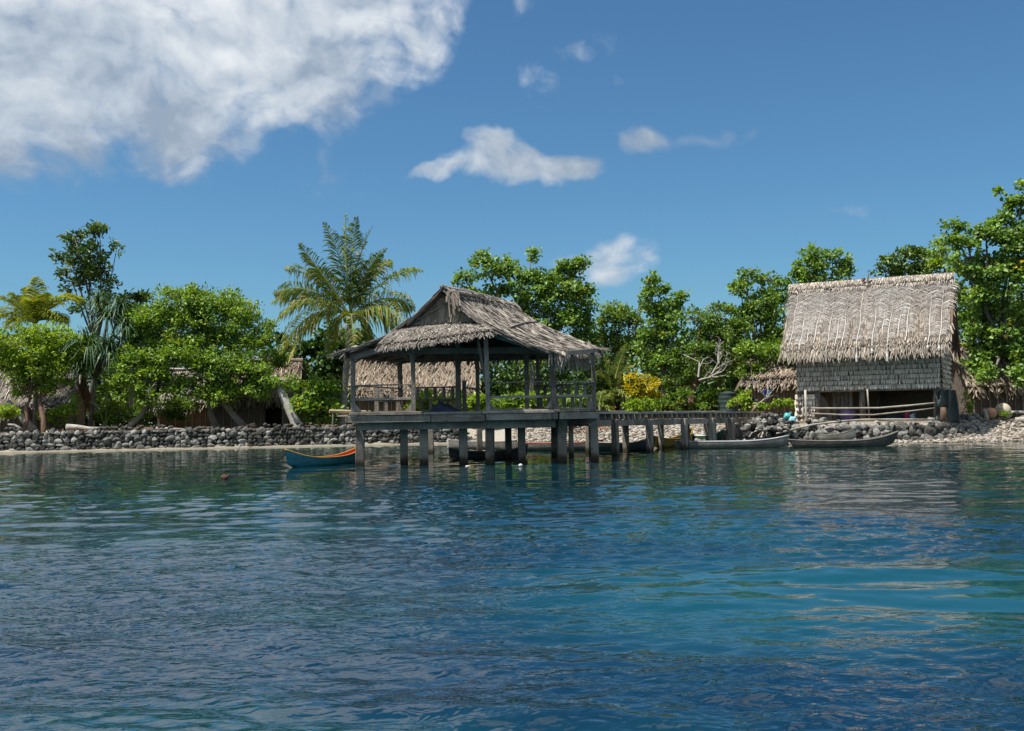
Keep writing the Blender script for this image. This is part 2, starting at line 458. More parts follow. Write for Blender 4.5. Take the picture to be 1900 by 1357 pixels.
def build_ground():
    xs = np.concatenate([np.linspace(-600, -50, 12), np.arange(-48, 48.01, 0.4), np.linspace(50, 600, 12)])
    yv = np.concatenate([np.arange(40, 48, 1.0), np.arange(48, 72, 0.22), np.arange(72, 110, 2.0), np.linspace(112, 900, 14)])
    X, Y = np.meshgrid(xs, yv)
    Z = ground_z(X, Y)
    V = np.stack([X, Y, Z], -1).reshape(-1, 3)
    nx, ny = len(xs), len(yv)
    i = np.arange(ny - 1)[:, None] * nx + np.arange(nx - 1)[None, :]
    F = np.stack([i, i + 1, i + nx + 1, i + nx], -1).reshape(-1, 4)
    o = np_mesh('ground', V, F, mat_ground(), smooth=True)
    tag(o, 'brown soil and coral shore of the low island', 'ground', kind='structure')

def mat_sea():
    m, T, p, out = new_mat('sea_water')
    pos = wpos(T); s = T.new('ShaderNodeSeparateXYZ'); T.put(s.inputs[0], pos)
    flat = T.vec('MULTIPLY', pos, (1, 1, 0))
    patch = T.noise(flat, 0.09, 3, 0.5)
    patch2 = T.noise(T.mapping(flat, (1, 1.6, 1), loc=(31, 7, 0)), 0.16, 3, 0.55)
    # body colour: deep blue offshore, teal over coral heads, pale green in the shallows
    yy = T.math('ADD', s.outputs[1], T.math('MULTIPLY_ADD', patch, 24.0, -12.0))
    col = T.ramp(T.math('DIVIDE', yy, 70.0), [(0.10, (0.0015, 0.018, 0.038)), (0.30, (0.0018, 0.024, 0.040)), (0.52, (0.003, 0.020, 0.026)), (0.70, (0.006, 0.022, 0.016)), (0.84, (0.016, 0.042, 0.026)), (0.95, (0.055, 0.100, 0.066))])
    teal = T.smooth(patch2, 0.50, 0.66)
    teal = T.math('MULTIPLY', teal, T.smooth(s.outputs[1], 34, 46, 0.45, 0.0))
    col = T.mix(teal, col, (0.004, 0.050, 0.064))
    # a pale sand bank lies under the water off to the right
    bank = T.vec('MULTIPLY', T.vec('SUBTRACT', T.vec('ADD', flat, T.vec('SCALE', T.noise(flat, 0.5, 2, 0.5, color=True), 2.0)), (4.8, 12.0, 0)), (1 / 5.5, 1 / 3.2, 0))
    bf = T.smooth(T.vec('LENGTH', bank, out=1), 0.25, 1.15, 0.8, 0.0)
    col = T.mix(bf, col, (0.003, 0.056, 0.072))
    T.put(p.inputs['Base Color'], col)
    p.inputs['Roughness'].default_value = 0.015
    p.inputs['IOR'].default_value = 1.54
    p.inputs['Specular IOR Level'].default_value = 0.5
    # finest ripples only; the waves themselves are geometry
    calm = T.smooth(T.noise(T.mapping(flat, (1, 2.0, 1), rot=(0, 0, 0.25)), 0.13, 3, 0.5), 0.36, 0.62, 0.25, 1.0)
    lee = T.smooth(s.outputs[1], 6, 26, 1.0, 0.05)
    ln = T.vec('MULTIPLY', T.vec('SUBTRACT', flat, (4.8, 11.2, 0)), (1 / 5.5, 1 / 2.8, 0))
    lee = T.math('MULTIPLY', lee, T.smooth(T.vec('LENGTH', ln, out=1), 0.4, 1.3, 0.2, 1.0))
    w25 = T.noise(T.mapping(flat, (0.6, 1.0, 1), rot=(0, 0, -0.15), loc=(9, 4, 0)), 6.0, 2, 0.5, dist=0.8)
    w3 = T.noise(T.mapping(flat, (0.8, 1.0, 1), rot=(0, 0, -0.5)), 15.0, 1, 0.5)
    h = T.math('MULTIPLY', T.math('MULTIPLY_ADD', w25, 0.046, T.math('MULTIPLY', w3, 0.007)), T.math('MULTIPLY', calm, lee))
    b = T.new('ShaderNodeBump'); b.inputs['Strength'].default_value = 1.0; b.inputs['Distance'].default_value = 1.0
    T.put(b.inputs['Height'], h); T.put(p.inputs['Normal'], b.outputs[0])
    return m

def build_sea():
    """waves as geometry where they can be seen, a flat sheet from there to the horizon"""
    rg = np.random.default_rng(14)
    Yr = [3.0]
    while Yr[-1] < 66: Yr.append(Yr[-1] + .016 + .0042 * Yr[-1])
    Yr = np.array(Yr); nc = 560
    u = np.linspace(-1, 1, nc); u = np.sign(u) * (0.72 * np.abs(u) + 0.28 * np.abs(u) ** 3)
    X = u[None, :] * (0.78 * Yr[:, None] + 4.0); Y = np.repeat(Yr[:, None], nc, 1)
    # slow variation: gust patches and calm lanes
    def low(seed, n=10, k0=.12, k1=.6):
        r2 = np.random.default_rng(seed); f = np.zeros_like(X)
        for _ in range(n):
            k = r2.uniform(k0, k1); t = r2.uniform(0, 6.28); f += np.sin(k * (np.cos(t) * X * .7 + np.sin(t) * Y * 1.3) + r2.uniform(0, 6.28))
        return f / math.sqrt(n / 2)
    gust = 1 / (1 + np.exp(-1.6 * low(3))); gust2 = 1 / (1 + np.exp(-1.6 * low(4)))
    lane = 1 - .78 * np.exp(-((X - 4.8) / 5.0) ** 2 - ((Y - 11.2) / 2.6) ** 2)          # a calm lane over the sand bank
    shore = np.clip((Y - 6) / 34, 0, 1); shore = shore * shore * (3 - 2 * shore)
    Z = np.zeros_like(X)
    bands = [(1.6, 4.0, 10, .026, .010), (0.8, 1.6, 16, .046, .024), (0.42, .8, 20, .086, .034), (.24, .42, 24, .112, .026)]   # wavelength range, count, slope near, slope inshore
    for bi, (l0, l1, n, s0, s1) in enumerate(bands):
        f = np.zeros_like(X)
        for _ in range(n):
            lam = rg.uniform(l0, l1); k = 2 * math.pi / lam; t = rg.normal(0, .33 if bi < 2 else .5) + (.12 if bi % 2 else -.15)
            ph = k * (np.sin(t) * X + np.cos(t) * Y) + rg.uniform(0, 6.28)
            sn = np.sin(ph); f += (sn + .22 * np.cos(2 * ph)) / k
        f *= math.sqrt(2.0 / n)
        g = (.75 + .5 * gust2) if bi < 2 else (.38 + 1.1 * gust) * lane
        Z += f * (s0 * (1 - shore) + s1 * shore) * g
    edge = np.clip((Y - 3) / 1.2, 0, 1) * np.clip((64 - Y) / 6, 0, 1) * np.clip((1 - np.abs(u))[None, :] / .05, 0, 1)
    Z *= edge
    V = np.stack([X, Y, Z], -1).reshape(-1, 3); nr = len(Yr)
    i = np.arange(nr - 1)[:, None] * nc + np.arange(nc - 1)[None, :]
    F = np.stack([i, i + 1, i + nc + 1, i + nc], -1).reshape(-1, 4)
    a, b, c, d = 0, nc - 1, (nr - 1) * nc, nr * nc - 1
    n0 = len(V); ext = np.array([(-3000, -3000, 0), (3000, -3000, 0), (3000, 3000, 0), (-3000, 3000, 0)], float)
    V = np.concatenate([V, ext])
    F = np.concatenate([F, np.array([(n0, n0 + 1, b, a), (n0 + 1, n0 + 2, d, b), (n0 + 2, n0 + 3, c, d), (n0 + 3, n0, a, c)])])
    o = np_mesh('sea', V, F, mat_sea(), smooth=True)
    tag(o, 'calm rippled blue green lagoon water', 'sea', kind='structure')

build_ground(); build_sea()

# ------------------------------------------------------------------ stones
def stone_meshes(n=10, seed=5, sub=2):
    rg = np.random.default_rng(seed); out = []
    for k in range(n):
        bm = bmesh.new(); bmesh.ops.create_icosphere(bm, subdivisions=sub, radius=0.5)
        ph = rg.uniform(0, 6, (5, 3)); fr = rg.normal(0, 2.2, (5, 3))
        cuts = [Vector(rg.normal(0, 1, 3)).normalized() for _ in range(5)]
        for v in bm.verts:
            c = v.co.copy(); d = 0
            for a, b in zip(ph, fr): d += 0.075 * math.sin(a[0] + 2.2 * (b[0] * c.x + b[1] * c.y + b[2] * c.z))
            c *= 1 + d
            for q in cuts:
                t = c.dot(q) - 0.36
                if t > 0: c -= q * t * 0.8
            v.co = c * (1 + float(rg.normal(0, .035)))
        me = bpy.data.meshes.new('stone'); bm.to_mesh(me); bm.free()
        me.materials.append(M['stone'])
        out.append(me)
    return out
STONES = stone_meshes()

def stone_wall(name, label, line, ztop, zbot, size, seed, max_parts=300, loc=None, batter=0.25, core=True):
    """line: list of (x,y) plan points; dry stones in uneven courses"""
    rg = random.Random(seed)
    pts = [Vector((a, b, 0)) for a, b in line]
    root = empty(name, (pts[len(pts) // 2].x, pts[len(pts) // 2].y, zbot), label, 'wall')
    L = [0]
    for a, b in zip(pts, pts[1:]): L.append(L[-1] + (b - a).length)
    def pos(s):
        for i in range(len(pts) - 1):
            if s <= L[i + 1] or i == len(pts) - 2:
                t = (s - L[i]) / (L[i + 1] - L[i]); d = (pts[i + 1] - pts[i]).normalized()
                return pts[i].lerp(pts[i + 1], t), Vector((-d.y, d.x, 0)), d
    items = []
    H = ztop - zbot; z = zbot + size * 0.3; row = 0
    while z < ztop + 0.02:
        s = rg.uniform(-0.1, 0.2)
        while s < L[-1]:
            w = size * rg.choice((0.5, 0.6, 0.7, 0.85, 1.0, 1.1, 1.35, 1.7)); h = size * rg.uniform(0.5, 1.05)
            p, n, d = pos(s + w / 2)
            back = (z - zbot) * batter + rg.uniform(-0.06, 0.06)
            top = ztop + 0.10 * math.sin(s * 0.7) + 0.06 * math.sin(s * 2.1 + 1)
            if z < top + 0.05:
                items.append((p + n * back + Vector((0, 0, z + rg.uniform(-0.05, 0.05))), w * 1.12, size * rg.uniform(0.8, 1.1), h * 1.2, math.atan2(d.y, d.x)))
            s += w * 0.93
        z += size * 0.62; row += 1
    # small coping stones and chinks
    for k in range(int(L[-1] / size * 1.6)):
        s = rg.uniform(0, L[-1]); p, n, d = pos(s); top = ztop + 0.10 * math.sin(s * 0.7) + 0.06 * math.sin(s * 2.1 + 1)
        items.append((p + n * (H * batter + rg.uniform(0.0, 0.9)) + Vector((0, 0, top + rg.uniform(0.0, 0.12))), size * rg.uniform(0.5, 1.0), size * rg.uniform(0.5, 0.9), size * rg.uniform(0.4, 0.7), rg.uniform(0, 6)))
    items.sort(key=lambda t: -t[1] * t[3])
    base = wloc(root); rest_v = []; rest_f = []; nv = 0
    for i, (p, w, dpt, h, a) in enumerate(items):
        me = STONES[i % len(STONES)] if i < max_parts else None
        rot = Euler((rg.uniform(-0.3, 0.3), rg.uniform(-0.25, 0.25), a + rg.uniform(-0.4, 0.4) + (math.pi if rg.random() < 0.5 else 0)))
        if me is not None:
            o = bpy.data.objects.new('stone', me); COL.objects.link(o); o.parent = root
            o.location = p - base; o.scale = (w, dpt, h); o.rotation_euler = rot
        else:
            src = STONES[i % len(STONES)]
            mat = Matrix.LocRotScale(p, rot, Vector((w, dpt, h)))
            n0 = nv
            for v in src.vertices: rest_v.append(tuple(mat @ v.co)); nv += 1
            for f in src.polygons: rest_f.append(tuple(n0 + q for q in f.vertices))
    if rest_v:
        o = np_mesh('small_stones', np.array(rest_v), np.array(rest_f), M['stone'], root); o['kind'] = 'stuff'
    if core:
        m = MB()
        for a, b in zip(pts, pts[1:]):
            d = (b - a).normalized(); n = Vector((-d.y, d.x, 0))
            c0 = a + n * 0.55 + Vector((0, 0, (ztop + zbot) / 2 - 0.12)); c1 = b + n * 0.55 + Vector((0, 0, (ztop + zbot) / 2 - 0.12))
            m.beam(c0, c1, 0.5, H - 0.1)
        m.build('rubble_core', M['stone'], root)
    return root

def shore_pt(px, py, z): p = gz(px, py, z); return (p.x, p.y)
wall_line = [(x, float(ys(x)) + .62) for x in (-34, -29, -24, -19, -14, -10, -6, -3.2)]
stone_wall('sea_wall', 'long dry stone sea wall of grey coral rocks along the sandy shore', wall_line, 1.22, 0.04, 0.37, 11)
FW = [(x, float(ys(x)) + d) for x, d in ((13.0, .75), (15.5, .75), (18.5, .75), (21.3, .8), (22.4, 1.2))]
stone_wall('house_terrace_wall', 'low dark stone terrace wall under the tall thatched house', FW, 1.02, 0.10, 0.46, 12)

def rubble(name, label, cx, cy, n, rx, ry, h, size, seed, group=None):
    rg = random.Random(seed); z0 = float(ground_z(cx, cy))
    root = empty(name, (cx, cy, z0), label, 'stones', group); items = []
    for i in range(n):
        t = rg.uniform(0, 2 * math.pi); r = math.sqrt(rg.random())
        x, y = cx + rx * r * math.cos(t), cy + ry * r * math.sin(t)
        k = size * rg.uniform(0.6, 1.25)
        z = max(float(ground_z(x, y)) + k * 0.15, z0 + h * (1 - r * r) * rg.uniform(0.5, 1.0))
        o = bpy.data.objects.new('stone', STONES[rg.randrange(len(STONES))]); COL.objects.link(o); o.parent = root
        o.location = Vector((x, y, z)) - root.location; o.scale = (k, k * rg.uniform(0.7, 1), k * rg.uniform(0.55, 0.8))
        o.rotation_euler = (rg.uniform(-.4, .4), rg.uniform(-.4, .4), rg.uniform(0, 6))
    return root
rubble('rock_pile', 'heap of pale coral rocks at the landward end of the jetty', 13.3, 53.5, 120, 1.35, 1.1, .85, 0.40, 3)
rubble('rock_pile', 'scattered dark stones beside the two round floats', at(1850, 778, 58).x, 57.2, 40, 2.6, 0.7, 0.35, 0.45, 4)
p_ = at(1775, 790, 54.6)
rubble('rock_pile', 'few stones at the foot of the green tarpaulin', p_.x, 54.0, 16, 0.8, 0.6, 0.3, 0.42, 6)

def build_pebbles():
    rg = np.random.default_rng(8)
    t = (1 + 5 ** 0.5) / 2
    iv = np.array([(-1, t, 0), (1, t, 0), (-1, -t, 0), (1, -t, 0), (0, -1, t), (0, 1, t), (0, -1, -t), (0, 1, -t), (t, 0, -1), (t, 0, 1), (-t, 0, -1), (-t, 0, 1)]) / 1.9
    iff = np.array([(0, 11, 5), (0, 5, 1), (0, 1, 7), (0, 7, 10), (0, 10, 11), (1, 5, 9), (5, 11, 4), (11, 10, 2), (10, 7, 6), (7, 1, 8), (3, 9, 4), (3, 4, 2), (3, 2, 6), (3, 6, 8), (3, 8, 9), (4, 9, 5), (2, 4, 11), (6, 2, 10), (8, 6, 7), (9, 8, 1)])
    P = []
    for (x0, x1, d0, d1, n) in ((22.3, 32, 0.05, 6.5, 4200), (13, 22.5, 0.02, 1.2, 1200), (0, 12.5, 0.05, 6.0, 4200), (-34, -2, 0.9, 1.4, 500)):
        x = rg.uniform(x0, x1, n); d = rg.uniform(d0, d1, n); P.append(np.stack([x, ys(x) + d], -1))
    P = np.concatenate(P); n = len(P)
    z = ground_z(P[:, 0], P[:, 1])
    s = rg.uniform(0.03, 0.085, n) * rg.choice([1, 1, 1.5, 2.0], n)
    V = iv[None] * s[:, None, None] * rg.uniform(0.6, 1.2, (n, 1, 3)) * np.array([1, 1, 0.6])
    V = V + np.concatenate([P, z[:, None] + s[:, None] * 0.15], 1)[:, None]
    F = iff[None] + (np.arange(n) * 12)[:, None, None]
    o = np_mesh('beach_pebbles', V.reshape(-1, 3), F.reshape(-1, 3), M['pebble'], attr=np.repeat(rg.random(n), 12))
    tag(o, 'pale coral pebbles covering the beach', 'pebbles', kind='stuff')
build_pebbles()
# ------------------------------------------------------------------ thatch
def patch_fn(near, far):
    """near, far: profiles from ridge to eave (lists of Vectors); returns P(u,v)"""
    def prof(pr, v):
        n = len(pr) - 1; x = v * n; i = np.clip(x.astype(int), 0, n - 1); t = (x - i)[..., None]
        A = np.array([list(p) for p in pr])
        # smooth Catmull-Rom
        p0 = A[np.clip(i - 1, 0, n)]; p1 = A[i]; p2 = A[i + 1]; p3 = A[np.clip(i + 2, 0, n)]
        return 0.5 * (2 * p1 + (p2 - p0) * t + (2 * p0 - 5 * p1 + 4 * p2 - p3) * t * t + (3 * p1 - p0 - 3 * p2 + p3) * t ** 3)
    def P(u, v):
        u = np.asarray(u, float); v = np.asarray(v, float)
        return prof(near, v) * (1 - u)[..., None] + prof(far, v) * u[..., None]
    return P

def sheet(P, name, mat, parent, nu=16, nv=12, thick=0.10):
    u, v = np.meshgrid(np.linspace(0, 1, nu), np.linspace(0, .955, nv)); A = P(u.ravel(), v.ravel())
    F = []
    for j in range(nv - 1):
        for i in range(nu - 1):
            a = j * nu + i; F.append((a, a + 1, a + nu + 1, a + nu))
    o = np_mesh(name, A, np.array(F), mat, parent)
    s = o.modifiers.new('solid', 'SOLIDIFY'); s.thickness = thick; s.offset = 0
    return o

def thatch(P, name, mat, parent, courses, per, length, width, seed, lift=0.03, fringe=0.25, ang=0.12, vjit=0.5, nsign=1, tone=0.0, umin=0.0, umax=1.0, curl=0.0):
    """strips of dry leaf laid in courses down a roof patch"""
    rg = np.random.default_rng(seed); Vs = []; At = []
    Lv = np.linalg.norm(P(np.array([.5]), np.array([1.])) - P(np.array([.5]), np.array([0.])))
    Lu = np.linalg.norm(P(np.array([1.]), np.array([.5])) - P(np.array([0.]), np.array([.5])))
    for j in range(courses + 1):
        n = per if j < courses else int(per * 1.5)
        u = np.sort(rg.uniform(umin, umax, n)); v0 = (j + rg.uniform(-vjit, vjit, n)) / courses - length / Lv * 0.6
        ln = length * rg.uniform(0.65, 1.25, n) / Lv
        if j == courses: ln = (length + fringe * rg.uniform(0.1, 1.0, n)) / Lv
        v0 = np.clip(v0, 0.0, 1.0); v1 = v0 + ln
        over = np.clip(v1 - 1.0, 0, None) * Lv
        v1c = np.clip(v1, 0, 1.0)
        du = rg.normal(0, ang, n) * length / Lu
        c0 = P(u, v0); c1 = P(np.clip(u + du, -0.02, 1.02), v1c)
        eps = 0.01
        tu = P(np.clip(u + eps, 0, 1), v0) - P(np.clip(u - eps, 0, 1), v0); tu /= np.linalg.norm(tu, axis=1)[:, None]
        tv = c1 - c0
        tv = np.where(np.linalg.norm(tv, axis=1)[:, None] < 1e-4, P(u, np.ones(n)) - P(u, np.full(n, .95)), tv)
        tv /= np.linalg.norm(tv, axis=1)[:, None]
        nn = np.cross(tu, tv) * nsign; nn /= np.linalg.norm(nn, axis=1)[:, None]
        nn = np.where(nn[:, 2:3] < 0, -nn, nn)
        down = tv * 0.45 + np.array([0, 0, -0.9]); down /= np.linalg.norm(down, axis=1)[:, None]
        c1 = c1 + down * over[:, None] + tu * (rg.normal(0, 0.18, n) * over)[:, None]
        w = width * rg.uniform(0.6, 1.4, n)[:, None]
        l0 = lift * rg.uniform(0.3, 1.0, n)[:, None]; l1 = lift * rg.uniform(0.8, 2.6, n)[:, None]
        mid = (c0 + c1) / 2 + nn * (l0 + l1 + curl) / 2 * 1.1
        a = c0 + nn * l0; b = c1 + nn * l1
        tw = nn * rg.normal(0, 0.35, n)[:, None] * w
        Vs.append(np.stack([a - tu * w / 2, a + tu * w / 2, mid + tu * w / 2 + tw, mid - tu * w / 2 - tw, b + tu * w * 0.16, b - tu * w * 0.16], 1))
        At.append(np.clip(rg.normal(0.5 + tone, 0.22, n), 0, 1))
    Vs = np.concatenate(Vs); n = len(Vs); A = np.repeat(np.concatenate(At), 6)
    F = np.array([[0, 1, 2, 3], [3, 2, 4, 5]])[None] + (np.arange(n) * 6)[:, None, None]
    o = np_mesh(name, Vs.reshape(-1, 3), F.reshape(-1, 4), mat, parent, A); o['kind'] = 'stuff'
    return o

# ------------------------------------------------------------------ pavilion
random.seed(21)
DECK = 1.97
pav = empty('pavilion', (-2.2, 40.5, 0.0), 'open thatched pavilion of grey timber standing on piles in the water', 'pavilion')
W_ = M['wood']
def dz(p, z): return Vector((p.x, p.y, z))
# deck outline (front left, front right, right corner, back right, back left)
c1 = dz(at(645, 768, 38.5), DECK); c2 = dz(at(1036, 762, 37.8), DECK); c3 = dz(at(1108, 762, 39.1), DECK)
c4 = dz(at(1078, 765, 44.6), DECK); c5 = dz(at(735, 765, 45.0), DECK)
# deck boards, laid back to front between the front and rear edge
def deck_boards():
    n = 34
    for i in range(n):
        t0, t1 = i / n + 0.0008, (i + 1) / n - 0.0012
        f0, f1 = c1.lerp(c2, t0), c1.lerp(c2, t1); b0, b1 = c5.lerp(c4, t0), c5.lerp(c4, t1)
        m = MB(); dzr = random.uniform(-0.006, 0.006); ext = Vector((0, -random.uniform(0.0, 0.08), dzr))
        m.slab([f0 + ext, f1 + ext, b1 + Vector((0, 0, dzr)), b0 + Vector((0, 0, dzr))], 0.035)
        m.build('deck_board', W_, pav)
    m = MB(); m.slab([c2 + Vector((0.012, 0, 0)), c3, c4 + Vector((0.012, 0, 0))], 0.035); m.build('deck_board', W_, pav)
deck_boards()
# fascia boards round the deck, laid in lengths
def fascia(a, b, splits, z0, z1, th=0.06, out=0.05):
    d = (b - a).normalized(); n = Vector((d.y, -d.x, 0))
    ts = [0] + splits + [1]
    for i, (s, t) in enumerate(zip(ts, ts[1:])):
        p, q = a.lerp(b, s + 0.002), a.lerp(b, t - 0.002)
        zz = random.uniform(-0.012, 0.012); oo = out + random.uniform(0, 0.02)
        mid = (z0 + z1) / 2 + zz
        one('beam', dz(p, mid) + n * oo, dz(q, mid) + n * oo, th, z1 - z0 + random.uniform(-0.02, 0.01), name='fascia_board', mat=W_, parent=pav, bevel=0.008, jit=0.006)
fascia(c1, c2, [0.40, 0.66, 0.97], 1.64, 1.90)
fascia(c1 + Vector((0.08, 0, 0)), c2, [0.36, 0.64], 1.905, 2.02, th=0.05, out=0.10)
fascia(c2, c3, [], 1.66, 1.90); fascia(c3, c4, [0.5], 1.66, 1.90); fascia(c4, c5, [0.5], 1.66, 1.90); fascia(c5, c1, [0.5], 1.66, 1.90)
# main bearers under the deck: front, middle, rear
def bearer(a, b, z, h=0.30, w=0.12): one('beam', dz(a, z), dz(b, z), w, h, name='bearer', mat=W_, parent=pav, bevel=0.01, jit=0.008)
inn = Vector((0, 0.45, 0))
bearer(c1 + inn + Vector((0.3, 0, 0)), c2 + inn + Vector((-0.1, 0, 0)), 1.50)
bearer(c1.lerp(c5, .45), c3.lerp(c4, .45), 1.52); bearer(c5 - inn, c4 - inn, 1.52)
for t in np.linspace(0.04, 0.97, 11):
    a = c1.lerp(c2, t) + Vector((0, 0.12, 0)); b = c5.lerp(c4, t) - Vector((0, 0.12, 0))
    one('beam', dz(a, 1.79), dz(b, 1.79), 0.09, 0.26, name='floor_joist', mat=W_, parent=pav)
# piles
def pile(px, py, w, ztop=1.62, lean=(0, 0), parent=pav, Y=None, mat=None):
    p = gz(px, py, 0.0) if Y is None else dz(at(px, 800, Y), 0)
    top = Vector((p.x + lean[0], p.y + lean[1], ztop)); bot = Vector((p.x - lean[0] * 0.8, p.y - lean[1] * 0.8, -1.4))
    d = w * random.uniform(0.9, 1.05)
    return one('beam', bot, top, w, d, up=(random.uniform(-.15, .15), 1, 0), name='pile', mat=mat or M['pile'], parent=parent, bevel=0.02, jit=0.012)
for (px, py, w, zt, ln) in ((668, 863.5, .33, 1.63, .035), (787, 862, .32, 1.63, 0), (909, 860.5, .34, 1.63, .02), (1043, 858, .34, 1.63, .01),
                            (750, 861, .30, 1.40, 0), (860, 860, .30, 1.40, 0), (969, 858, .28, 1.40, 0), (1104, 855.5, .30, 1.64, 0),
                            (944, 850.5, .29, 1.45, 0), (1028.5, 846, .27, 1.40, 0), (1060, 847, .2, 1.5, 0), (1092, 841, .24, 1.45, 0),
                            (890, 842, .27, 1.4, 0), (800, 842, .27, 1.4, 0)):
    pile(px, py, w, zt, (ln, 0))
# short cross struts near the right corner
one('beam', gz(1052, 857, 0) + Vector((0, .1, 1.1)), gz(1052, 857, 0) + Vector((0, .1, 1.62)), .12, .1, name='packing_block', mat=W_, parent=pav)
# upper posts; front row stands on the deck edge
ROOF_L = lambda t: 4.25
def post(px, Y, ztop, w=0.17, zb=DECK, lean=0.0, dy=0.0):
    p = dz(at(px, 760, Y), zb)
    return one('beam', p, Vector((p.x + lean, p.y + dy, ztop)), w, w * 0.85, up=(0, 1, 0), name='post', mat=W_, parent=pav, bevel=0.008, jit=0.004)
P1 = at(655, 765, 38.52); P2 = at(768, 763, 38.25); P3 = at(904, 760, 38.0); P4 = at(1028, 758, 37.85); P5 = at(1103, 760, 39.0)
post(655.5, 38.52, 4.22, .165); post(768, 38.25, 4.55, .16, lean=-0.02); post(906, 38.0, 4.70, .17, lean=-0.05); post(1029, 37.85, 4.16, .20, lean=-0.06)
post(1103, 39.0, 4.32, .15, lean=-0.03)
# split second timber beside the doorway post
q = at(904, 760, 38.0)
one('beam', dz(q, 3.0) + Vector((-.04, -.02, 0)), dz(q, 4.66) + Vector((-.30, -.02, 0)), .10, .10, up=(0, 1, 0), name='brace', mat=W_, parent=pav, bevel=.006)
q = at(768, 760, 38.25)
one('beam', dz(q, 3.4) + Vector((-.02, .0, 0)), dz(q, 4.5) + Vector((-.14, .0, 0)), .07, .08, up=(0, 1, 0), name='brace', mat=W_, parent=pav, bevel=.006)
for (px, Y, zt, w) in ((743, 44.4, 4.3, .2), (851, 42.6, 4.9, .22), (887, 44.2, 4.7, .17), (978, 43.2, 4.7, .2), (999, 44.3, 4.4, .15), (862, 42.9, 3.3, .16)):
    post(px, Y, zt, w)
# railings
RT, RM, RB = DECK + 1.07, DECK + 0.54, DECK + 0.06
def rails(a, b, zs=(RT, RM, RB), n_out=0.0, ext=0.08):
    d = (b - a).normalized()
    for i, z in enumerate(zs):
        w, h = ((.15, .045), (.05, .09), (.07, .07))[i if len(zs) == 3 else 0]
        e = ext if i == 0 else 0.0
        one('beam', dz(a - d * e, z), dz(b + d * e, z + random.uniform(-.01, .01)), w, h, name='rail', mat=W_, parent=pav, bevel=.005)
def knee(p, d, z, up, s=0.24):
    """triangular gusset in a railing corner"""
    n = d.cross(Vector((0, 0, 1))).normalized() * 0.025
    a = dz(p, z); b = a + d * s; c = a + Vector((0, 0, s * (1.25 if up > 0 else -1.25)))
    m = MB(); m.slab([a + n, b + n, c + n], 0.05, n=n.normalized()); m.build('gusset', W_, pav)
X1 = Vector((1, 0, 0))
for a, b in ((P1, P2), (P3, P4), (P4, P5)):
    d = (b - a).normalized(); d.z = 0
    g = 0.09
    rails(dz(a, 0) + d * g, dz(b, 0) - d * g)
    knee(a + d * g, d, RB + .03, 1); knee(b - d * g, -d, RB + .03, 1)
    if a is not P4:
        knee(a + d * g, d, RT - .03, -1, .13)
    knee(b - d * g, -d, RT - .03, -1, .13)
rails(dz(P1, 0) + Vector((.0, .1, 0)), dz(at(743, 760, 44.4), 0))
m_ = P4.lerp(P5, .53)
one('beam', dz(m_, DECK), dz(m_, RT - .03), .05, .06, name='rail_stud', mat=W_, parent=pav)
# rear benches with staggered slat backs
def slat_back(a, b, n, zlo=2.02, zmid=2.53, zhi=3.05):
    d = (b - a)
    for z in (zmid, zhi): one('beam', dz(a, z), dz(b, z), .06, .07, name='bench_rail', mat=W_, parent=pav)
    one('beam', dz(a, 2.04), dz(b, 2.04), .30, .05, name='bench_seat', mat=W_, parent=pav)
    for i in range(n):
        p = a + d * ((i + .35) / n)
        one('beam', dz(p, zmid), dz(p, zhi - .03), .14, .03, up=(0, 1, 0), name='slat', mat=W_, parent=pav)
        p = a + d * ((i + .80) / n)
        one('beam', dz(p, zlo + .05), dz(p, zmid - .03), .14, .03, up=(0, 1, 0), name='slat', mat=W_, parent=pav)
slat_back(at(770, 760, 44.3), at(851, 760, 44.0), 5)
slat_back(at(992, 760, 44.2), at(1096, 760, 42.8), 7)
slat_back(at(700, 760, 44.6), at(742, 760, 44.4), 2)
one('beam', at(699, 715, 43), at(699, 765, 43), .17, .15, name='post', mat=W_, parent=pav)
one('beam', at(866, 720, 43.5), at(888, 722, 43.8), .06, .07, name='bench_rail', mat=W_, parent=pav)
# roof frame key points
A_ = at(820, 536, 38.1); B_ = at(946, 563, 43.6)
Lm = at(722, 622, 38.1); Lc = at(632, 654, 38.2); Rm = at(906, 609, 37.6); Rc = at(1030, 655, 37.35)
A1 = at(772, 585, 38.1); A2 = at(862, 578, 37.85); L2 = at(676, 641, 38.15); R2 = at(968, 636, 37.45)
Bm1 = at(985, 592, 43.0); Bm2 = at(1022, 612, 42.3); Bm3 = at(1070, 631, 41.6); Bc = at(1116, 649, 40.9)
BL = Vector((-5.2, 45.6, 4.3)); BL1 = B_.lerp(BL, .3) + Vector((0, 0, -.35)); BL2 = B_.lerp(BL, .55) + Vector((0, 0, -.45)); BL3 = B_.lerp(BL, .8) + Vector((0, 0, -.25))
right_near = [A_, A2, Rm, R2, Rc]; right_far = [B_, Bm1, Bm2, Bm3, Bc]
left_near = [A_, A1, Lm, L2, Lc]; left_far = [B_, BL1, BL2, BL3, BL]
PR = patch_fn(right_near, right_far); PL = patch_fn(left_near, left_far)
for P, nm in ((PR, 'roof_right'), (PL, 'roof_left')):
    sheet(P, 'thatch_underlay', M['thatch_under'], pav, thick=0.07)
thatch(PR, 'thatch', M['thatch_grey'], pav, 30, 210, 0.6, 0.05, 31, lift=0.028, fringe=0.12, ang=0.10)
thatch(PL, 'thatch', M['thatch_grey'], pav, 18, 90, 0.62, 0.08, 32, lift=0.035, fringe=0.15)
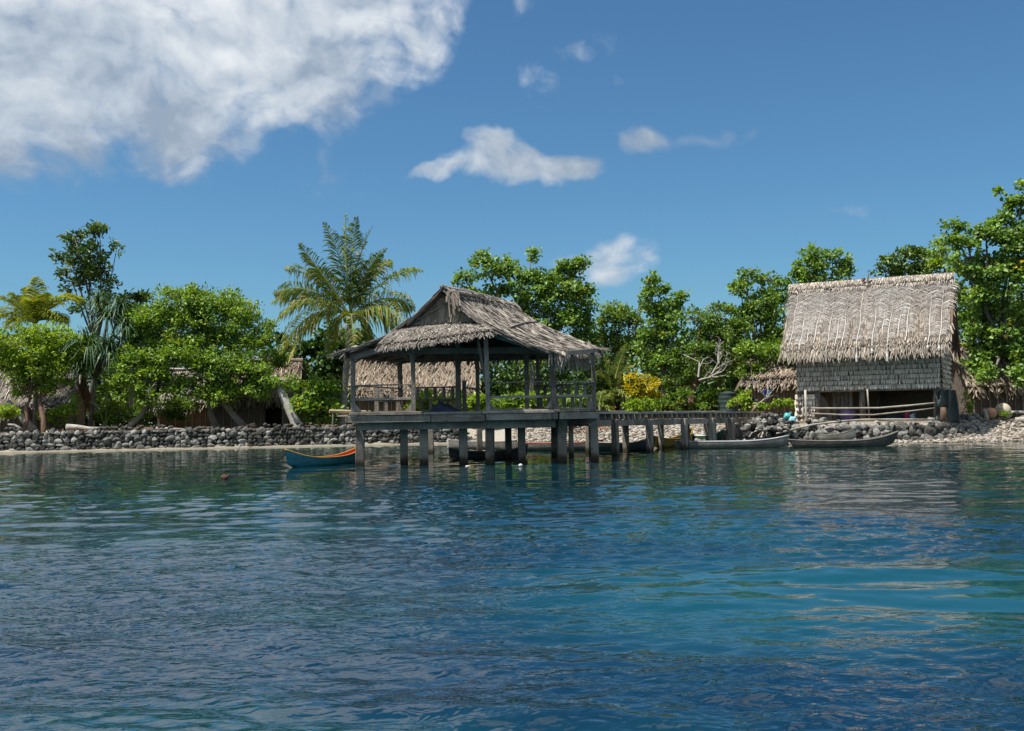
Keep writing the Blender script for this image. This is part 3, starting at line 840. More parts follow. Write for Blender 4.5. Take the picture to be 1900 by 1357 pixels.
# rear hip
hipP = patch_fn([B_, BL1, BL2, BL3, BL], [B_, Bm1 + Vector((.1, .1, -.05)), Bm2 + Vector((.1, .2, -.05)), Bm3 + Vector((.1, .3, -.05)), Vector((3.0, 45.2, 4.3))])
sheet(hipP, 'thatch_underlay', M['thatch_under'], pav, thick=0.07)
thatch(hipP, 'thatch', M['thatch_grey'], pav, 12, 60, 0.62, 0.10, 33, lift=0.035, fringe=0.15)
# layered thatch ends along the gable verges
def verge(pr, seed, n=260):
    rg = random.Random(seed); m = MB()
    for i in range(n):
        t = rg.random() * (len(pr) - 1.001); k = int(t); f = t - k
        p = pr[k].lerp(pr[k + 1], f); d = (pr[k + 1] - pr[k]).normalized()
        q = p + Vector((rg.uniform(-.02, .02), rg.uniform(-.14, .05), rg.uniform(-.07, .06)))
        m.beam(q, q + d * rg.uniform(.25, .6) + Vector((0, rg.uniform(-.08, .02), rg.uniform(-.05, .02))), .05, .018, val=rg.gauss(.42, .18))
    m.build('verge_thatch', M['thatch_grey'], pav, kind='stuff')
verge(left_near, 1); verge(right_near, 2)
# ridge cap: two long laid bundles
for k, (o1, o2) in enumerate(((.05, .0), (-.22, -.12))):
    pts = [A_.lerp(B_, t) + Vector((0.30 * (k) + .02, -.10 * k, .07 - .22 * k + .03 * math.sin(t * 5))) for t in np.linspace(-0.02, 1.0, 9)]
    m = MB(); m.tube(pts, [.075, .09, .085, .09, .08, .09, .085, .08, .07], 7, wob=.15); m.build('ridge_bundle', M['thatch_grey'], pav)
capP = patch_fn([A_ + Vector((-.1, -.1, .08)), A_.lerp(A2, .34) + Vector((.06, -.04, .10))], [B_ + Vector((0, 0, .08)), B_.lerp(Bm1, .45) + Vector((.06, -.04, .10))])
thatch(capP, 'ridge_cap', M['thatch_grey'], pav, 3, 170, .4, .07, 35, lift=.03, fringe=.1)
pts = [PR(np.array([t]), np.array([v]))[0] for t, v in ((.28, .52), (.5, .46), (.72, .40), (.98, .36))]
m = MB()
for a, b in zip(pts, pts[1:]): m.beam(Vector(a) + Vector((0, -.03, .09)), Vector(b) + Vector((0, -.03, .09)), .09, .05)
m.build('roof_pole', W_, pav)
# gable: panels of split leaf stems under the verge
def gable_panel():
    m = MB(); rg = random.Random(4)
    off = Vector((0, .32, 0))
    bl = at(742, 612, 38.3); br = at(893, 604, 37.95); ap = at(820, 549, 38.3)
    m2 = MB(); m2.slab([bl + off, br + off, ap + off], .03); gb = m2.build('gable_backing', M['wallboard'], pav)
    cen = at(824, 610, 38.2)
    for side, foot in ((0, bl), (1, br)):
        for k in range(17):
            t = (k + .5) / 17
            top = foot.lerp(ap, t); low = foot.lerp(cen, t)
            h = (top.z - low.z)
            # stems lean outwards from the middle, as the plaited screen does
            lean = (-.42 if side == 0 else .42)
            p = low + Vector((-lean * h * .35, .20, 0)); q = top + Vector((lean * .0, .20, 0))
            m.beam(p, q, .19, .012, up=(0, 1, 0), val=rg.uniform(.2, .95))
        a = foot.lerp(cen, .12) + Vector((0, .13, .08)); b = ap.lerp(foot, .25).lerp(cen, .45) + Vector((0, .13, .05))
        one('beam', foot.lerp(ap, .1) + Vector((0, .12, -.02)), cen.lerp(ap, .72) + Vector((0, .12, 0)), .05, .05, name='gable_lath', mat=W_, parent=gb)
    m.build('gable_screen', M['woven'], pav)
gable_panel()
# hanging dry leaves at the gable top
m = MB(); rg = random.Random(9)
for k in range(26):
    p = at(rg.uniform(826, 852), rg.uniform(540, 556), 37.75); m.beam(p, p + Vector((rg.uniform(-.02, .15), rg.uniform(-.1, 0), -rg.uniform(.2, .75))), .05, .012, val=rg.uniform(.6, 1))
m.build('hanging_leaves', M['thatch_brown'], pav)
# skirt roof below the gable
sk_n = [at(738, 607, 38.25), at(704, 641, 37.0)]; sk_f = [at(890, 598, 38.0), at(909, 614, 36.8)]
def PS(u, v):
    u = np.asarray(u, float); v = np.asarray(v, float)
    a = np.array(sk_n[0])[None] * (1 - u)[:, None] + np.array(sk_f[0])[None] * u[:, None]
    b = np.array(sk_n[1])[None] * (1 - u)[:, None] + np.array(sk_f[1])[None] * u[:, None]
    b = b + np.stack([0 * u, -.15 * np.sin(u * math.pi), -.04 * np.sin(u * math.pi)], -1)
    return a * (1 - v)[:, None] + b * v[:, None]
sheet(PS, 'thatch_underlay', M['thatch_under'], pav, 14, 5, .06)
thatch(PS, 'skirt_thatch', M['thatch_grey'], pav, 10, 230, .42, .045, 36, lift=.022, fringe=.14, ang=.40, tone=.0)
m = MB(); rg = random.Random(64)
for k in range(60):
    t = rg.gauss(.48, .2); p = sk_n[0].lerp(sk_f[0], min(.95, max(.05, t))) + Vector((0, -.08, -.05)); m.beam(p, p + Vector((rg.gauss(.1, .3), rg.uniform(-.12, .1), rg.uniform(.10, .50) * (1 - abs(t - .48)))), .045, .012, taper=.3, val=rg.uniform(.25, .8))
m.build('loose_leaves', M['thatch_grey'], pav, kind='stuff')
# shaggy fringe at the right eave
def fringe(a, b, n, lo, hi, seed, mat, width=.05, outw=Vector((0.05, -.1, 0))):
    rg = random.Random(seed); m = MB()
    for k in range(n):
        p = a.lerp(b, rg.random()) + Vector((rg.uniform(-.05, .05), rg.uniform(-.08, .08), rg.uniform(-.03, .05)))
        ln = rg.uniform(lo, hi); e = p + outw * rg.uniform(.2, 1.4) + Vector((rg.gauss(0, .10) * ln, rg.gauss(0, .1) * ln, -ln))
        mid = p.lerp(e, .5) + outw * .4
        w = width * rg.uniform(.6, 1.3); v = min(1, max(0, rg.gauss(.55, .25)))
        m.beam(p, mid, w, .008, up=(0, 1, 0), val=v); m.beam(mid, e, w * .9, .008, up=(0, 1, 0), taper=.25, val=v)
    m.build('eave_fringe', mat, pav, kind='stuff')
fringe(Rc + Vector((.05, .0, -.02)), Bc + Vector((-.35, 0, -.02)), 170, .25, .85, 41, M['thatch'], .06)
fringe(Rc.lerp(R2, .25), Rc + Vector((.3, 0, 0)), 40, .2, .6, 42, M['thatch'], .055)
m = MB(); rg = random.Random(43)
for k in range(40):
    p = Bc + Vector((rg.uniform(-.5, .0), rg.uniform(-.3, .3), rg.uniform(-.02, .08))); m.beam(p, p + Vector((rg.uniform(.2, .55), rg.uniform(-.2, .1), rg.uniform(-.14, .0))), .05, .012, taper=.3, val=rg.uniform(.4, 1))
for k in range(6):
    p = Bc + Vector((-.55 + rg.uniform(-.05, .05), -.3, .05)); m.beam(p, p + Vector((rg.uniform(-.1, .1), 0, rg.uniform(.15, .42))), .06, .012, taper=.3, val=.95)
m.build('loose_leaves', M['thatch'], pav, kind='stuff')
# roof timbers seen from below: plates, rafters, purlins
def timber(a, b, w=.10, h=.16, name='rafter'): one('beam', a, b, w, h, name=name, mat=W_, parent=pav, bevel=.006)
D1 = Vector((0, .25, -.16))
timber(Lc + Vector((.3, .3, -.20)), at(735, 637, 38.2) + Vector((0, .2, -.06)), .08, .20); timber(at(905, 618, 37.9), at(1028, 657, 37.6), .09, .20)
timber(dz(P1, 4.16) + Vector((-.25, 0, 0)), dz(at(743, 700, 44.4), 4.24), .12, .16, 'wall_plate')
timber(dz(P4, 4.06) + Vector((.0, 0, 0)), dz(P5, 4.24) + Vector((.15, .1, 0)), .12, .16, 'wall_plate')
timber(dz(P5, 4.28), dz(at(1078, 700, 44.6), 4.32), .12, .16, 'wall_plate')
timber(at(690, 652, 39.6), at(1015, 650, 39.6), .12, .22, 'tie_beam'); timber(at(742, 655, 43.0), at(985, 648, 42.8), .12, .22, 'tie_beam')
timber(dz(at(743, 700, 44.4), 4.22), dz(at(1078, 700, 44.6), 4.3), .12, .16, 'wall_plate')
for v in (.25, .5, .75):
    for P in (PR, PL):
        a, b = P(np.array([.02, .98]), np.array([v, v])); timber(Vector(a) + Vector((0, 0, -.12)), Vector(b) + Vector((0, 0, -.12)), .09, .09, 'purlin')
for u in (.2, .4, .6, .8, .97):
    for P in (PR, PL):
        vs = P(np.full(4, u), np.array([.02, .35, .68, .98]))
        for a, b in zip(vs, vs[1:]): timber(Vector(a) + Vector((0, 0, -.20)), Vector(b) + Vector((0, 0, -.20)), .08, .10)
timber(A_ + Vector((0, .3, -.25)), B_ + Vector((0, -.1, -.25)), .12, .16, 'ridge_beam')
# side landing board at the left corner
one('beam', at(630, 772, 39.6), at(652, 771, 39.4), .5, .06, name='landing_board', mat=W_, parent=pav)

# ------------------------------------------------------------------ things in and round the pavilion
o = one('tube', [at(611, 763.5, 39.3), at(640, 764, 39.5), at(700, 766, 39.8), at(735, 766, 40)], [.075, .072, .068, .06], 10, name='bamboo_pole', mat=M['bamboo'], base=at(611, 763, 39.3))
tag(o, 'thick pale bamboo pole sticking out past the left pavilion corner', 'pole')
o = one('tube', [at(619, 800, 63.8), at(617, 790, 63.8), at(618, 768, 63.8)], [.05, .05, .045], 8, name='mooring_stake', mat=M['pole'], base=at(619, 800, 63.8))
tag(o, 'thin wooden stake standing on the sea wall beyond the bamboo pole', 'stake')
def bundle():
    rg = np.random.default_rng(3)
    c = at(826, 763, 39.4); nu, nv = 26, 12; V = []
    for j in range(nv):
        for i in range(nu):
            u, v = i / (nu - 1), j / (nv - 1)
            x = (u - .5) * 1.35; y = (v - .5) * .7
            h = .30 * math.exp(-((x + .20) / .33) ** 2) + .10 * math.exp(-((x - .25) / .3) ** 2) + .06
            h *= max(0, 1 - (2 * v - 1) ** 4) ** .6 * max(0, 1 - (2 * u - 1) ** 6)
            h += .035 * math.sin(9 * x + 5 * y) * math.sin(13 * y + 3 * x) * (h > .02)
            V.append((c.x + x, c.y + y, DECK + .005 + max(h, 0)))
    F = [(j * nu + i, j * nu + i + 1, (j + 1) * nu + i + 1, (j + 1) * nu + i) for j in range(nv - 1) for i in range(nu - 1)]
    o = np_mesh('cloth_bundle', np.array(V), np.array(F), paint('navy_cloth', (0.035, 0.05, 0.085), .8, .4), smooth=True, base=c)
    tag(o, 'crumpled dark blue cloth lying on the pavilion deck', 'cloth')
bundle()

# ------------------------------------------------------------------ jetty
jet = empty('jetty', (8.5, 50, 0), 'narrow grey plank jetty on posts between pavilion and shore', 'jetty')
J0 = Vector((3.55, 43.2, 0)); J1 = Vector((13.9, 57.0, 0)); JD = (J1 - J0).normalized(); JN = Vector((-JD.y, JD.x, 0)); JL = (J1 - J0).length
def jz(s): return 1.84 - .17 * s / JL
def jp(s, o_, z): p = J0 + JD * s + JN * o_; p.z = z; return p
random.seed(5)
for row in range(7):
    off = .06 + row * .24
    s = -.2
    while s < JL:
        ln = random.uniform(2.0, 3.6); e = min(s + ln, JL + .3)
        if e - s > .4:
            up = random.uniform(-.012, .02)
            one('beam', jp(s, off, jz(s) + up), jp(e - .02, off, jz(e) + up + random.uniform(-.01, .02)), .22, .04, name='plank', mat=W_, parent=jet, jit=.006)
        s = e
s = .05
while s < JL:                                                 # cross joists, their ends show as pale squares
    one('beam', jp(s, -.06, jz(s) - .16), jp(s, 1.72, jz(s) - .16), random.uniform(.05, .075), .22, name='joist', mat=M['pole'], parent=jet, jit=.008)
    s += random.uniform(.36, .62)
for off in (.0, 1.6):
    s = -.1
    while s < JL:
        e = min(s + random.uniform(2.8, 4.2), JL)
        one('beam', jp(s, off, jz(s) - .44), jp(e - .02, off, jz(e) - .44 + random.uniform(-.02, .02)), .08, .26, name='stringer', mat=W_, parent=jet, jit=.012)
        s = e
for i, s in enumerate((1.25, 4.3, 7.6, 10.6, 12.8, 15.4)):
    for off, w in ((-.13, .28), (1.50, .26)):
        p = jp(s + random.uniform(-.15, .15) + (.6 if off > 1 else 0), off, 0)
        t = Vector((p.x + random.uniform(-.05, .05), p.y, jz(s) - .30))
        one('beam', Vector((p.x, p.y, min(-.8, float(ground_z(p.x, p.y)) - .3))), t, w, w * .8, up=(.6, .8, 0), name='pile', mat=M['pile'], parent=jet, bevel=.015, jit=.012)
        if i in (2, 3, 4) and off < 1:
            one('beam', Vector((p.x + .22, p.y + .26, -.8)), Vector((p.x + .2, p.y + .26, jz(s) - .3)), .14, .14, name='pile', mat=M['pile'], parent=jet, jit=.012)
s = -.1
while s < JL:
    e = min(s + random.uniform(2.4, 3.6), JL)
    one('beam', jp(s, -.10, jz(s) - .005), jp(e - .03, -.10, jz(e) - .005 + random.uniform(-.02, .02)), .05, .09, name='edge_board', mat=M['pole'], parent=jet, jit=.008)
    s = e
for k, (a, b) in enumerate(((0.2, 2.4), (6.6, 9.0), (9.0, 12.5))):
    one('beam', jp(a, -.02 + .04 * k, jz(a) + .05), jp(b, .02, jz(b) + .05), .16, .06, name='edge_board', mat=W_, parent=jet, jit=.01)
# ------------------------------------------------------------------ tall thatched house on the right
HFL = Vector((15.84, 57.0, 0)); HFR = Vector((22.40, 53.5, 0))
hx = (HFR - HFL).normalized(); hy = Vector((-hx.y, hx.x, 0)); HW = (HFR - HFL).length; HD = 5.5
def hp(t, d, z): p = HFL + hx * t + hy * d; p.z = z; return p
house = empty('stilt_house', hp(HW / 2, 0, 1.1), 'tall two storey house with steep pale thatched roof and leaf shingle walls', 'house')
random.seed(77)
WB, WT, EZ, RZ = 2.82, 5.35, 4.98, 8.95
G0 = 1.10
# corner and middle posts of the open ground floor
for (t, d) in ((.1, .15), (1.05, .15), (3.45, .2), (HW - .25, .15), (.1, HD - .2), (3.5, HD - .2), (HW - .25, HD - .2), (HW - .25, 2.7)):
    one('tube', [hp(t, d, G0 - .3), hp(t + random.uniform(-.04, .04), d, 2), hp(t, d, WB + .1)], [.17, .155, .16], 10, name='post', mat=M['bark'], parent=house, smooth=True, wob=.06)
one('beam', hp(-.1, .12, WB - .02), hp(HW + .05, .12, WB - .02), .14, .18, name='floor_beam', mat=M['wood'], parent=house)
one('beam', hp(HW - .08, 0, WB - .02), hp(HW - .08, HD, WB - .02), .14, .18, name='floor_beam', mat=M['wood'], parent=house)
m = MB(); m.slab([hp(.02, .02, WB + .1), hp(HW - .02, .02, WB + .1), hp(HW - .02, HD, WB + .1), hp(.02, HD, WB + .1)], .08); m.build('upper_floor', M['wood'], house)
# inner wall boards behind the shingles, with two window openings under the eave
win = [(1.25, 2.65, 4.62, 5.05), (5.05, 6.25, 4.72, 5.10)]
def wall_boards(name, pts, mat): m = MB(); m.slab(pts, .05); return m.build(name, mat, house)
m = MB()
def wseg(t0, t1, z0, z1): m.slab([hp(t0, .06, z0), hp(t1, .06, z0), hp(t1, .06, z1), hp(t0, .06, z1)], .05)
wseg(0, HW, WB, 4.55); wseg(0, win[0][0], 4.55, WT); wseg(win[0][1], win[1][0], 4.55, WT); wseg(win[1][1], HW, 4.55, WT)
FWALL = m.build('front_wall', M['wallboard'], house)
wall_boards('side_wall', [hp(HW - .06, .06, WB), hp(HW - .06, HD, WB), hp(HW - .06, HD, WT), hp(HW - .06, HD / 2, RZ - .5), hp(HW - .06, .06, WT)], M['wallboard'])
wall_boards('side_wall', [hp(.06, .06, WB), hp(.06, HD, WB), hp(.06, HD, WT), hp(.06, HD / 2, RZ - .5), hp(.06, .06, WT)], M['wallboard'])
wall_boards('rear_wall', [hp(0, HD, G0), hp(HW, HD, G0), hp(HW, HD, WT), hp(0, HD, WT)], M['wallboard'])
for t0, t1, z0, z1 in win:
    w = one('beam', hp(t0 - .15, -.06, z0 - .14), hp(t1 + .15, -.06, z0 - .14), .05, .24, name='window_sill', mat=M['pole'], parent=FWALL)
    one('beam', hp(t0, -.02, z0), hp(t0, -.02, z1), .06, .06, name='window_frame', mat=M['wood'], parent=FWALL)
    one('beam', hp(t1, -.02, z0), hp(t1, -.02, z1), .06, .06, name='window_frame', mat=M['wood'], parent=FWALL)

def shingle_row(org, dirv, nrm, length, z, w=.068, h=.34, seed=0, skip=(), tone=.0, name='shingle_row'):
    rg = np.random.default_rng(seed); Vs = []; At = []
    n = int(length / w)
    blk = 0; bt = rg.uniform(-.08, .08)
    for i in range(n):
        blk -= 1
        if blk < 0: blk = rg.integers(6, 16); bt = rg.uniform(-.07, .07); bz = rg.uniform(-.006, .006)
        t = (i + .5) * w + rg.normal(0, .006)
        if any(a < t < b for a, b in skip): continue
        pitch = h * .77; hh = h * rg.uniform(.80, 1.28); ww = w * rg.uniform(.40, .62); sk = rg.normal(.01, .018)
        p = np.array(org + dirv * t); dv = np.array(dirv); nv = np.array(nrm)
        zt = z + pitch * .485; zb = z + bz * .6 - pitch * .485 * hh / h
        o0, o1 = .015 + rg.uniform(0, .01), .085 + rg.uniform(0, .05)
        tw = rg.normal(0, .012)
        Vs += [p - dv * ww + nv * o0 + [0, 0, zt], p + dv * ww + nv * o0 + [0, 0, zt],
               p + dv * (ww + sk) + nv * (o1 + tw) + [0, 0, zb + .07], p - dv * (ww - sk) + nv * (o1 - tw) + [0, 0, zb + .07],
               p + dv * (ww * .25 + sk) + nv * o1 + [0, 0, zb], p - dv * (ww * .25 - sk) + nv * o1 + [0, 0, zb]]
        At.append(np.clip(rg.normal(.55 + bt * 1.3 + tone, .22), 0, 1))
    n = len(At); F = np.array([[0, 1, 2, 3], [3, 2, 4, 5]])[None] + (np.arange(n) * 6)[:, None, None]
    off = np.zeros((len(Vs), 3))
    o = np_mesh(name, np.array(Vs), F.reshape(-1, 4), M['shingle'], house, np.repeat(At, 6)); o['kind'] = 'stuff'
    return o
z = WB + .10; k = 0
while z < 5.3:
    sk = [(a - .12, b + .12) for a, b, z0, z1 in win if z > z0 - .2]
    shingle_row(dz(HFL, 0) - hy * .0, hx, -hy, HW, z, seed=100 + k, skip=sk); k += 1; z += .262
z = WB + .10
while z < 8.2:
    lim = HD if z < WT else HD * max(.1, 1 - (z - WT) / (RZ - WT))
    st = (HD - lim) / 2
    shingle_row(dz(HFR, 0) + hy * st, hy, hx, lim, z, seed=200 + k, tone=.06); k += 1; z += .262
# shingle screen closing the left bay of the ground floor
z = G0 + .12
while z < WB - .1:
    shingle_row(dz(hp(-.15, .10, 0), 0), hx, -hy, 1.15, z, w=.12, h=.40, seed=300 + k, tone=.12); k += 1; z += .31
m = MB(); m.slab([hp(-.1, .2, G0), hp(1.0, .2, G0), hp(1.0, .2, WB), hp(-.1, .2, WB)], .04); m.build('screen_backing', M['wallboard'], house)
m = MB(); m.slab([hp(1.02, .7, G0), hp(1.75, .7, G0), hp(1.45, .7, 2.2), hp(1.02, .7, WB)], .04); m.build('door_panel', M['wood'], house)
for i in range(5):
    one('beam', hp(1.75 + i * .22, 1.3, G0), hp(1.75 + i * .22, 1.3, WB), .18, .03, name='inner_board', mat=M['wood'], parent=house)
# roof
hf_near = [hp(-.75, HD / 2, RZ), hp(-.72, HD / 4, 6.98), hp(-.62, -.9, EZ - .05)]
hf_far = [hp(7.98, HD / 2, RZ), hp(8.0, HD / 4, 6.98), hp(8.02, -.9, EZ + .05)]
hb_near = [hp(-.75, HD / 2, RZ), hp(-.7, HD * .75, 6.98), hp(-.62, HD + .9, EZ)]
hb_far = [hp(7.98, HD / 2, RZ), hp(7.9, HD * .75, 6.98), hp(7.9, HD + .9, EZ)]
PF = patch_fn(hf_near, hf_far); PB = patch_fn(hb_near, hb_far)
sheet(PF, 'thatch_underlay', M['thatch_under'], house, 14, 10, .12); sheet(PB, 'thatch_underlay', M['thatch_under'], house, 14, 10, .12)
thatch(PF, 'thatch', M['thatch'], house, 20, 330, .70, .045, 51, lift=.035, fringe=.50, ang=.16, tone=.03)
thatch(PB, 'thatch', M['thatch'], house, 10, 90, .8, .10, 52, lift=.05, fringe=.3)
# ridge capping of folded leaf, standing proud along the crest
rp = patch_fn([hp(-.85, HD / 2 + .05, RZ + .16), hp(-.85, HD / 2 - .42, RZ - .28)], [hp(8.05, HD / 2 + .05, RZ + .16), hp(8.05, HD / 2 - .42, RZ - .28)])
RCAP = sheet(rp, 'ridge_cap', M['thatch_under'], house, 12, 3, .05)
thatch(rp, 'ridge_thatch', M['thatch'], house, 2, 260, .34, .06, 53, lift=.025, fringe=.02, ang=.10, tone=.18)
# dry palm fronds hung rib-down over the thatch
def roof_frond(u0, v0, v1, hang, seed, spread=.62, lean=0.0, paddle=False):
    rg = np.random.default_rng(seed); mb = MB()
    fr = empty  # (kept simple: rib and leaflets are one part)
    n = 12; pts = []
    for i in range(n):
        v = v0 + (v1 - v0) * i / (n - 1); u = u0 + lean * i / (n - 1) + .003 * math.sin(i * 1.3 + seed)
        p = Vector(PF(np.array([u]), np.array([min(v, 1.0)]))[0]); pts.append(p + (-hy * .62 + Vector((0, 0, .7))) * .13)
    last = pts[-1].copy(); nr = n
    if hang > 0:
        for q in (.35, .7, 1.0): pts.append(last + Vector((-hy.x * .10 * q, -hy.y * .10 * q, -hang * q)))
    rad = [.009 + .017 * (i / (len(pts) - 1)) for i in range(len(pts))]
    if paddle and hang > 0: rad[-1] = .05; rad[-2] = .085
    mb.tube(pts, rad, 5, val=.97)
    nrm = (-hy * .62 + Vector((0, 0, .78))).normalized()
    up = (pts[0] - pts[n - 1]).normalized()
    for i in range(64):
        s = .02 + .86 * i / 64; x = s * (n - 1); k = int(x); p = pts[k].lerp(pts[k + 1], x - k)
        for sd in (-1, 1):
            L = spread * (.55 + .6 * math.sin(math.pi * min(1, s * 1.35 + .12))) * rg.uniform(.8, 1.15)
            side = hx * sd
            a = p; b = p + side * L * .42 + up * L * .20 + nrm * .05; c = p + side * L * .80 - up * L * .02 + nrm * .045; d = p + side * L * .98 - up * L * .38 + nrm * .02
            w = .020 * rg.uniform(.6, 1.3); wv = up * w
            n0 = len(mb.v); vs = [a - wv * .5, a + wv * .5, b + wv, b - wv * .6, c + wv, c - wv * .4, d]
            mb._add(vs, [(0, 1, 2, 3), (3, 2, 4, 5), (5, 4, 6)], float(np.clip(rg.normal(.50, .26), 0, 1)))
    mb.build('roof_frond', M['thatch_frond'], house)
M['thatch_frond'] = mat_attr('dry_frond', [(0.0, (0.15, 0.13, 0.12)), (0.4, (0.29, 0.265, 0.24)), (0.8, (0.44, 0.41, 0.375)), (1.0, (0.60, 0.57, 0.52))], 0.9, 1.2, 0.25)
fl = [(.05, .05, .95, .9, 0), (.115, .30, .99, 0, .0), (.165, .12, .86, 0, -.012), (.215, .05, .88, 0, -.018), (.285, .03, 1.0, .75, 0), (.335, .08, .95, 0, 0), (.375, .04, .97, 0, 0),
      (.465, .02, 1.0, .80, 0), (.555, .04, 1.0, .38, 0), (.655, .03, 1.0, .85, -.012), (.755, .0, .92, 0, -.008), (.875, .02, 1.0, .30, .004), (.945, .01, 1.0, .42, -.004), (.60, .08, .8, 0, .01), (.71, .05, .85, 0, -.01)]
for i, (u, a, b, hg, ln) in enumerate(fl): roof_frond(u, a, b, hg, 400 + i, lean=ln, paddle=i in (7, 8, 9, 11, 12), spread=.75 if i in (4, 9, 10, 12) else .6)
# gable end on the right: rafters and purlin stubs in the open verge
for t in (.15, .3, .45, .6, .75, .9):
    p = Vector(PF(np.array([1.0]), np.array([t]))[0]); one('beam', p - hx * .9 + Vector((0, 0, -.12)), p + hx * random.uniform(.02, .12) + Vector((0, 0, -.12)), .07, .07, name='purlin', mat=M['pole'], parent=house)
for u in (.93, 1.0):
    vs = PF(np.full(2, u), np.array([.01, .99])); one('beam', Vector(vs[0]) + Vector((0, 0, -.36)), Vector(vs[1]) + Vector((0, 0, -.36)), .09, .12, name='rafter', mat=M['bark_red'], parent=house)
    vs = PB(np.full(2, u), np.array([.01, .99])); one('beam', Vector(vs[0]) + Vector((0, 0, -.36)), Vector(vs[1]) + Vector((0, 0, -.36)), .09, .12, name='rafter', mat=M['bark_red'], parent=house)
one('beam', hp(3.55, HD / 2 - .35, RZ - .05), hp(3.62, HD / 2 - .3, RZ + .42), .08, .10, name='ridge_peg', mat=M['pole'], parent=RCAP)
one('beam', hp(3.30, HD / 2 - .38, RZ - .02), hp(3.36, HD / 2 - .32, RZ + .16), .16, .10, name='ridge_peg', mat=M['bark_red'], parent=RCAP)
# prop at the right corner
one('tube', [hp(HW + .1, .5, 2.2), hp(HW + .08, .5, 3.6)], [.05, .045], 7, name='prop_pole', mat=M['bamboo'], parent=house)
# leaf tuft on the far side of the house
tf = MB(); rg = random.Random(8)
for i in range(60):
    p = hp(HW + rg.uniform(.0, .35), HD - .3 + rg.uniform(-.5, .3), 4.15 + rg.uniform(-.1, .15)); e = p + Vector((rg.uniform(.35, .95), rg.uniform(-.2, .2), -rg.uniform(.35, .95)))
    tf.beam(p, p.lerp(e, .5) + Vector((.08, 0, .12)), .05, .012, val=rg.uniform(.3, .9)); tf.beam(p.lerp(e, .5) + Vector((.08, 0, .12)), e, .05, .012, taper=.3, val=rg.uniform(.3, .9))
tf.build('porch_thatch', M['thatch_brown'], house, kind='stuff')

# ------------------------------------------------------------------ poles and things round the house
def pole(name, label, pts, r0, r1, mat, n=8, cat='pole', group=None):
    rr = [r0 + (r1 - r0) * i / (len(pts) - 1) for i in range(len(pts))]
    o = one('tube', pts, rr, n, name=name, mat=mat, base=pts[0], smooth=True, wob=.05)
    return tag(o, label, cat, group)
pole('fence_rail', 'upper bamboo rail tied across the open ground floor of the tall house', [at(1490, 758, 55.0), at(1560, 758, 54.6), at(1630, 757.5, 54.1), at(1690, 752.5, 53.7), at(1735, 748, 53.3)], .055, .05, M['pole'], cat='rail')
pole('fence_rail', 'lower thin bamboo rail tied across the open ground floor of the tall house', [at(1495, 767, 54.9), at(1560, 770, 54.5), at(1620, 770, 54.1), at(1690, 763, 53.6), at(1735, 757.5, 53.2)], .05, .038, M['pole'], cat='rail')
pole('long_pole', 'long bent pole leaning down from the stone terrace to the water', [at(1441, 805, 52.3), at(1475, 796, 52.7), at(1510, 788, 52.8), at(1560, 782, 52.85), at(1600, 779, 52.8), at(1660, 778.5, 52.6), at(1732, 779, 52.4)], .055, .05, M['pole'])
pole('fence_post', 'crooked grey post holding the bamboo rails at the house corner', [at(1498, 797, 54.6), at(1496, 770, 54.6), at(1494, 724, 54.9)], .07, .06, M['pole'], cat='post')
pole('fence_post', 'short stub post where the two bamboo rails meet', [at(1491, 780, 55.0), at(1489, 757, 55.0)], .05, .05, M['pole'], cat='post')
pole('prop_stick', 'slanting stick leaning beside the middle post of the open ground floor', [at(1613, 778, 54.4), at(1611, 745, 54.4), at(1609, 722, 54.4)], .045, .04, M['pole'], cat='stick')

def tarp():
    nu, nv = 20, 22; V = []
    a = at(1738, 724, 53.1); b = at(1772, 722, 54.4)
    for j in range(nv):
        v = j / (nv - 1)
        for i in range(nu):
            u = i / (nu - 1)
            px = 1738 + (u * (34 + 16 * v)) - 4 * v; py = 724 + v * (56 + 6 * u)
            px += (2.5 * math.sin(u * 14 + v * 3)) * (.3 + v); Y = 53.1 + 1.2 * u + .14 * math.sin(u * 17 + 2 * v) + .10 * math.sin(v * 9 + u * 5)
            if v > .55 and .28 < u < .55: py -= (v - .55) * 70 * (1 - abs((u - .41) / .14)) ** .7   # pulled open above the stump
            V.append(tuple(at(px, py, Y)))
    F = [(j * nu + i, j * nu + i + 1, (j + 1) * nu + i + 1, (j + 1) * nu + i) for j in range(nv - 1) for i in range(nu - 1)]
    o = np_mesh('tarpaulin', np.array(V), np.array(F), paint('green_tarpaulin', (0.028, 0.042, 0.036), .6, .3), smooth=True, base=at(1755, 785, 53.6))
    s = o.modifiers.new('solid', 'SOLIDIFY'); s.thickness = .012
    tag(o, 'dark green tarpaulin hanging at the right corner of the tall house', 'tarpaulin')
tarp()
pole('stump', 'short brown stump standing in the opening of the green tarpaulin', [at(1750, 786, 52.9), at(1751, 768, 52.9), at(1750, 756, 52.9)], .19, .12, M['bark_red'], 10, 'stump')

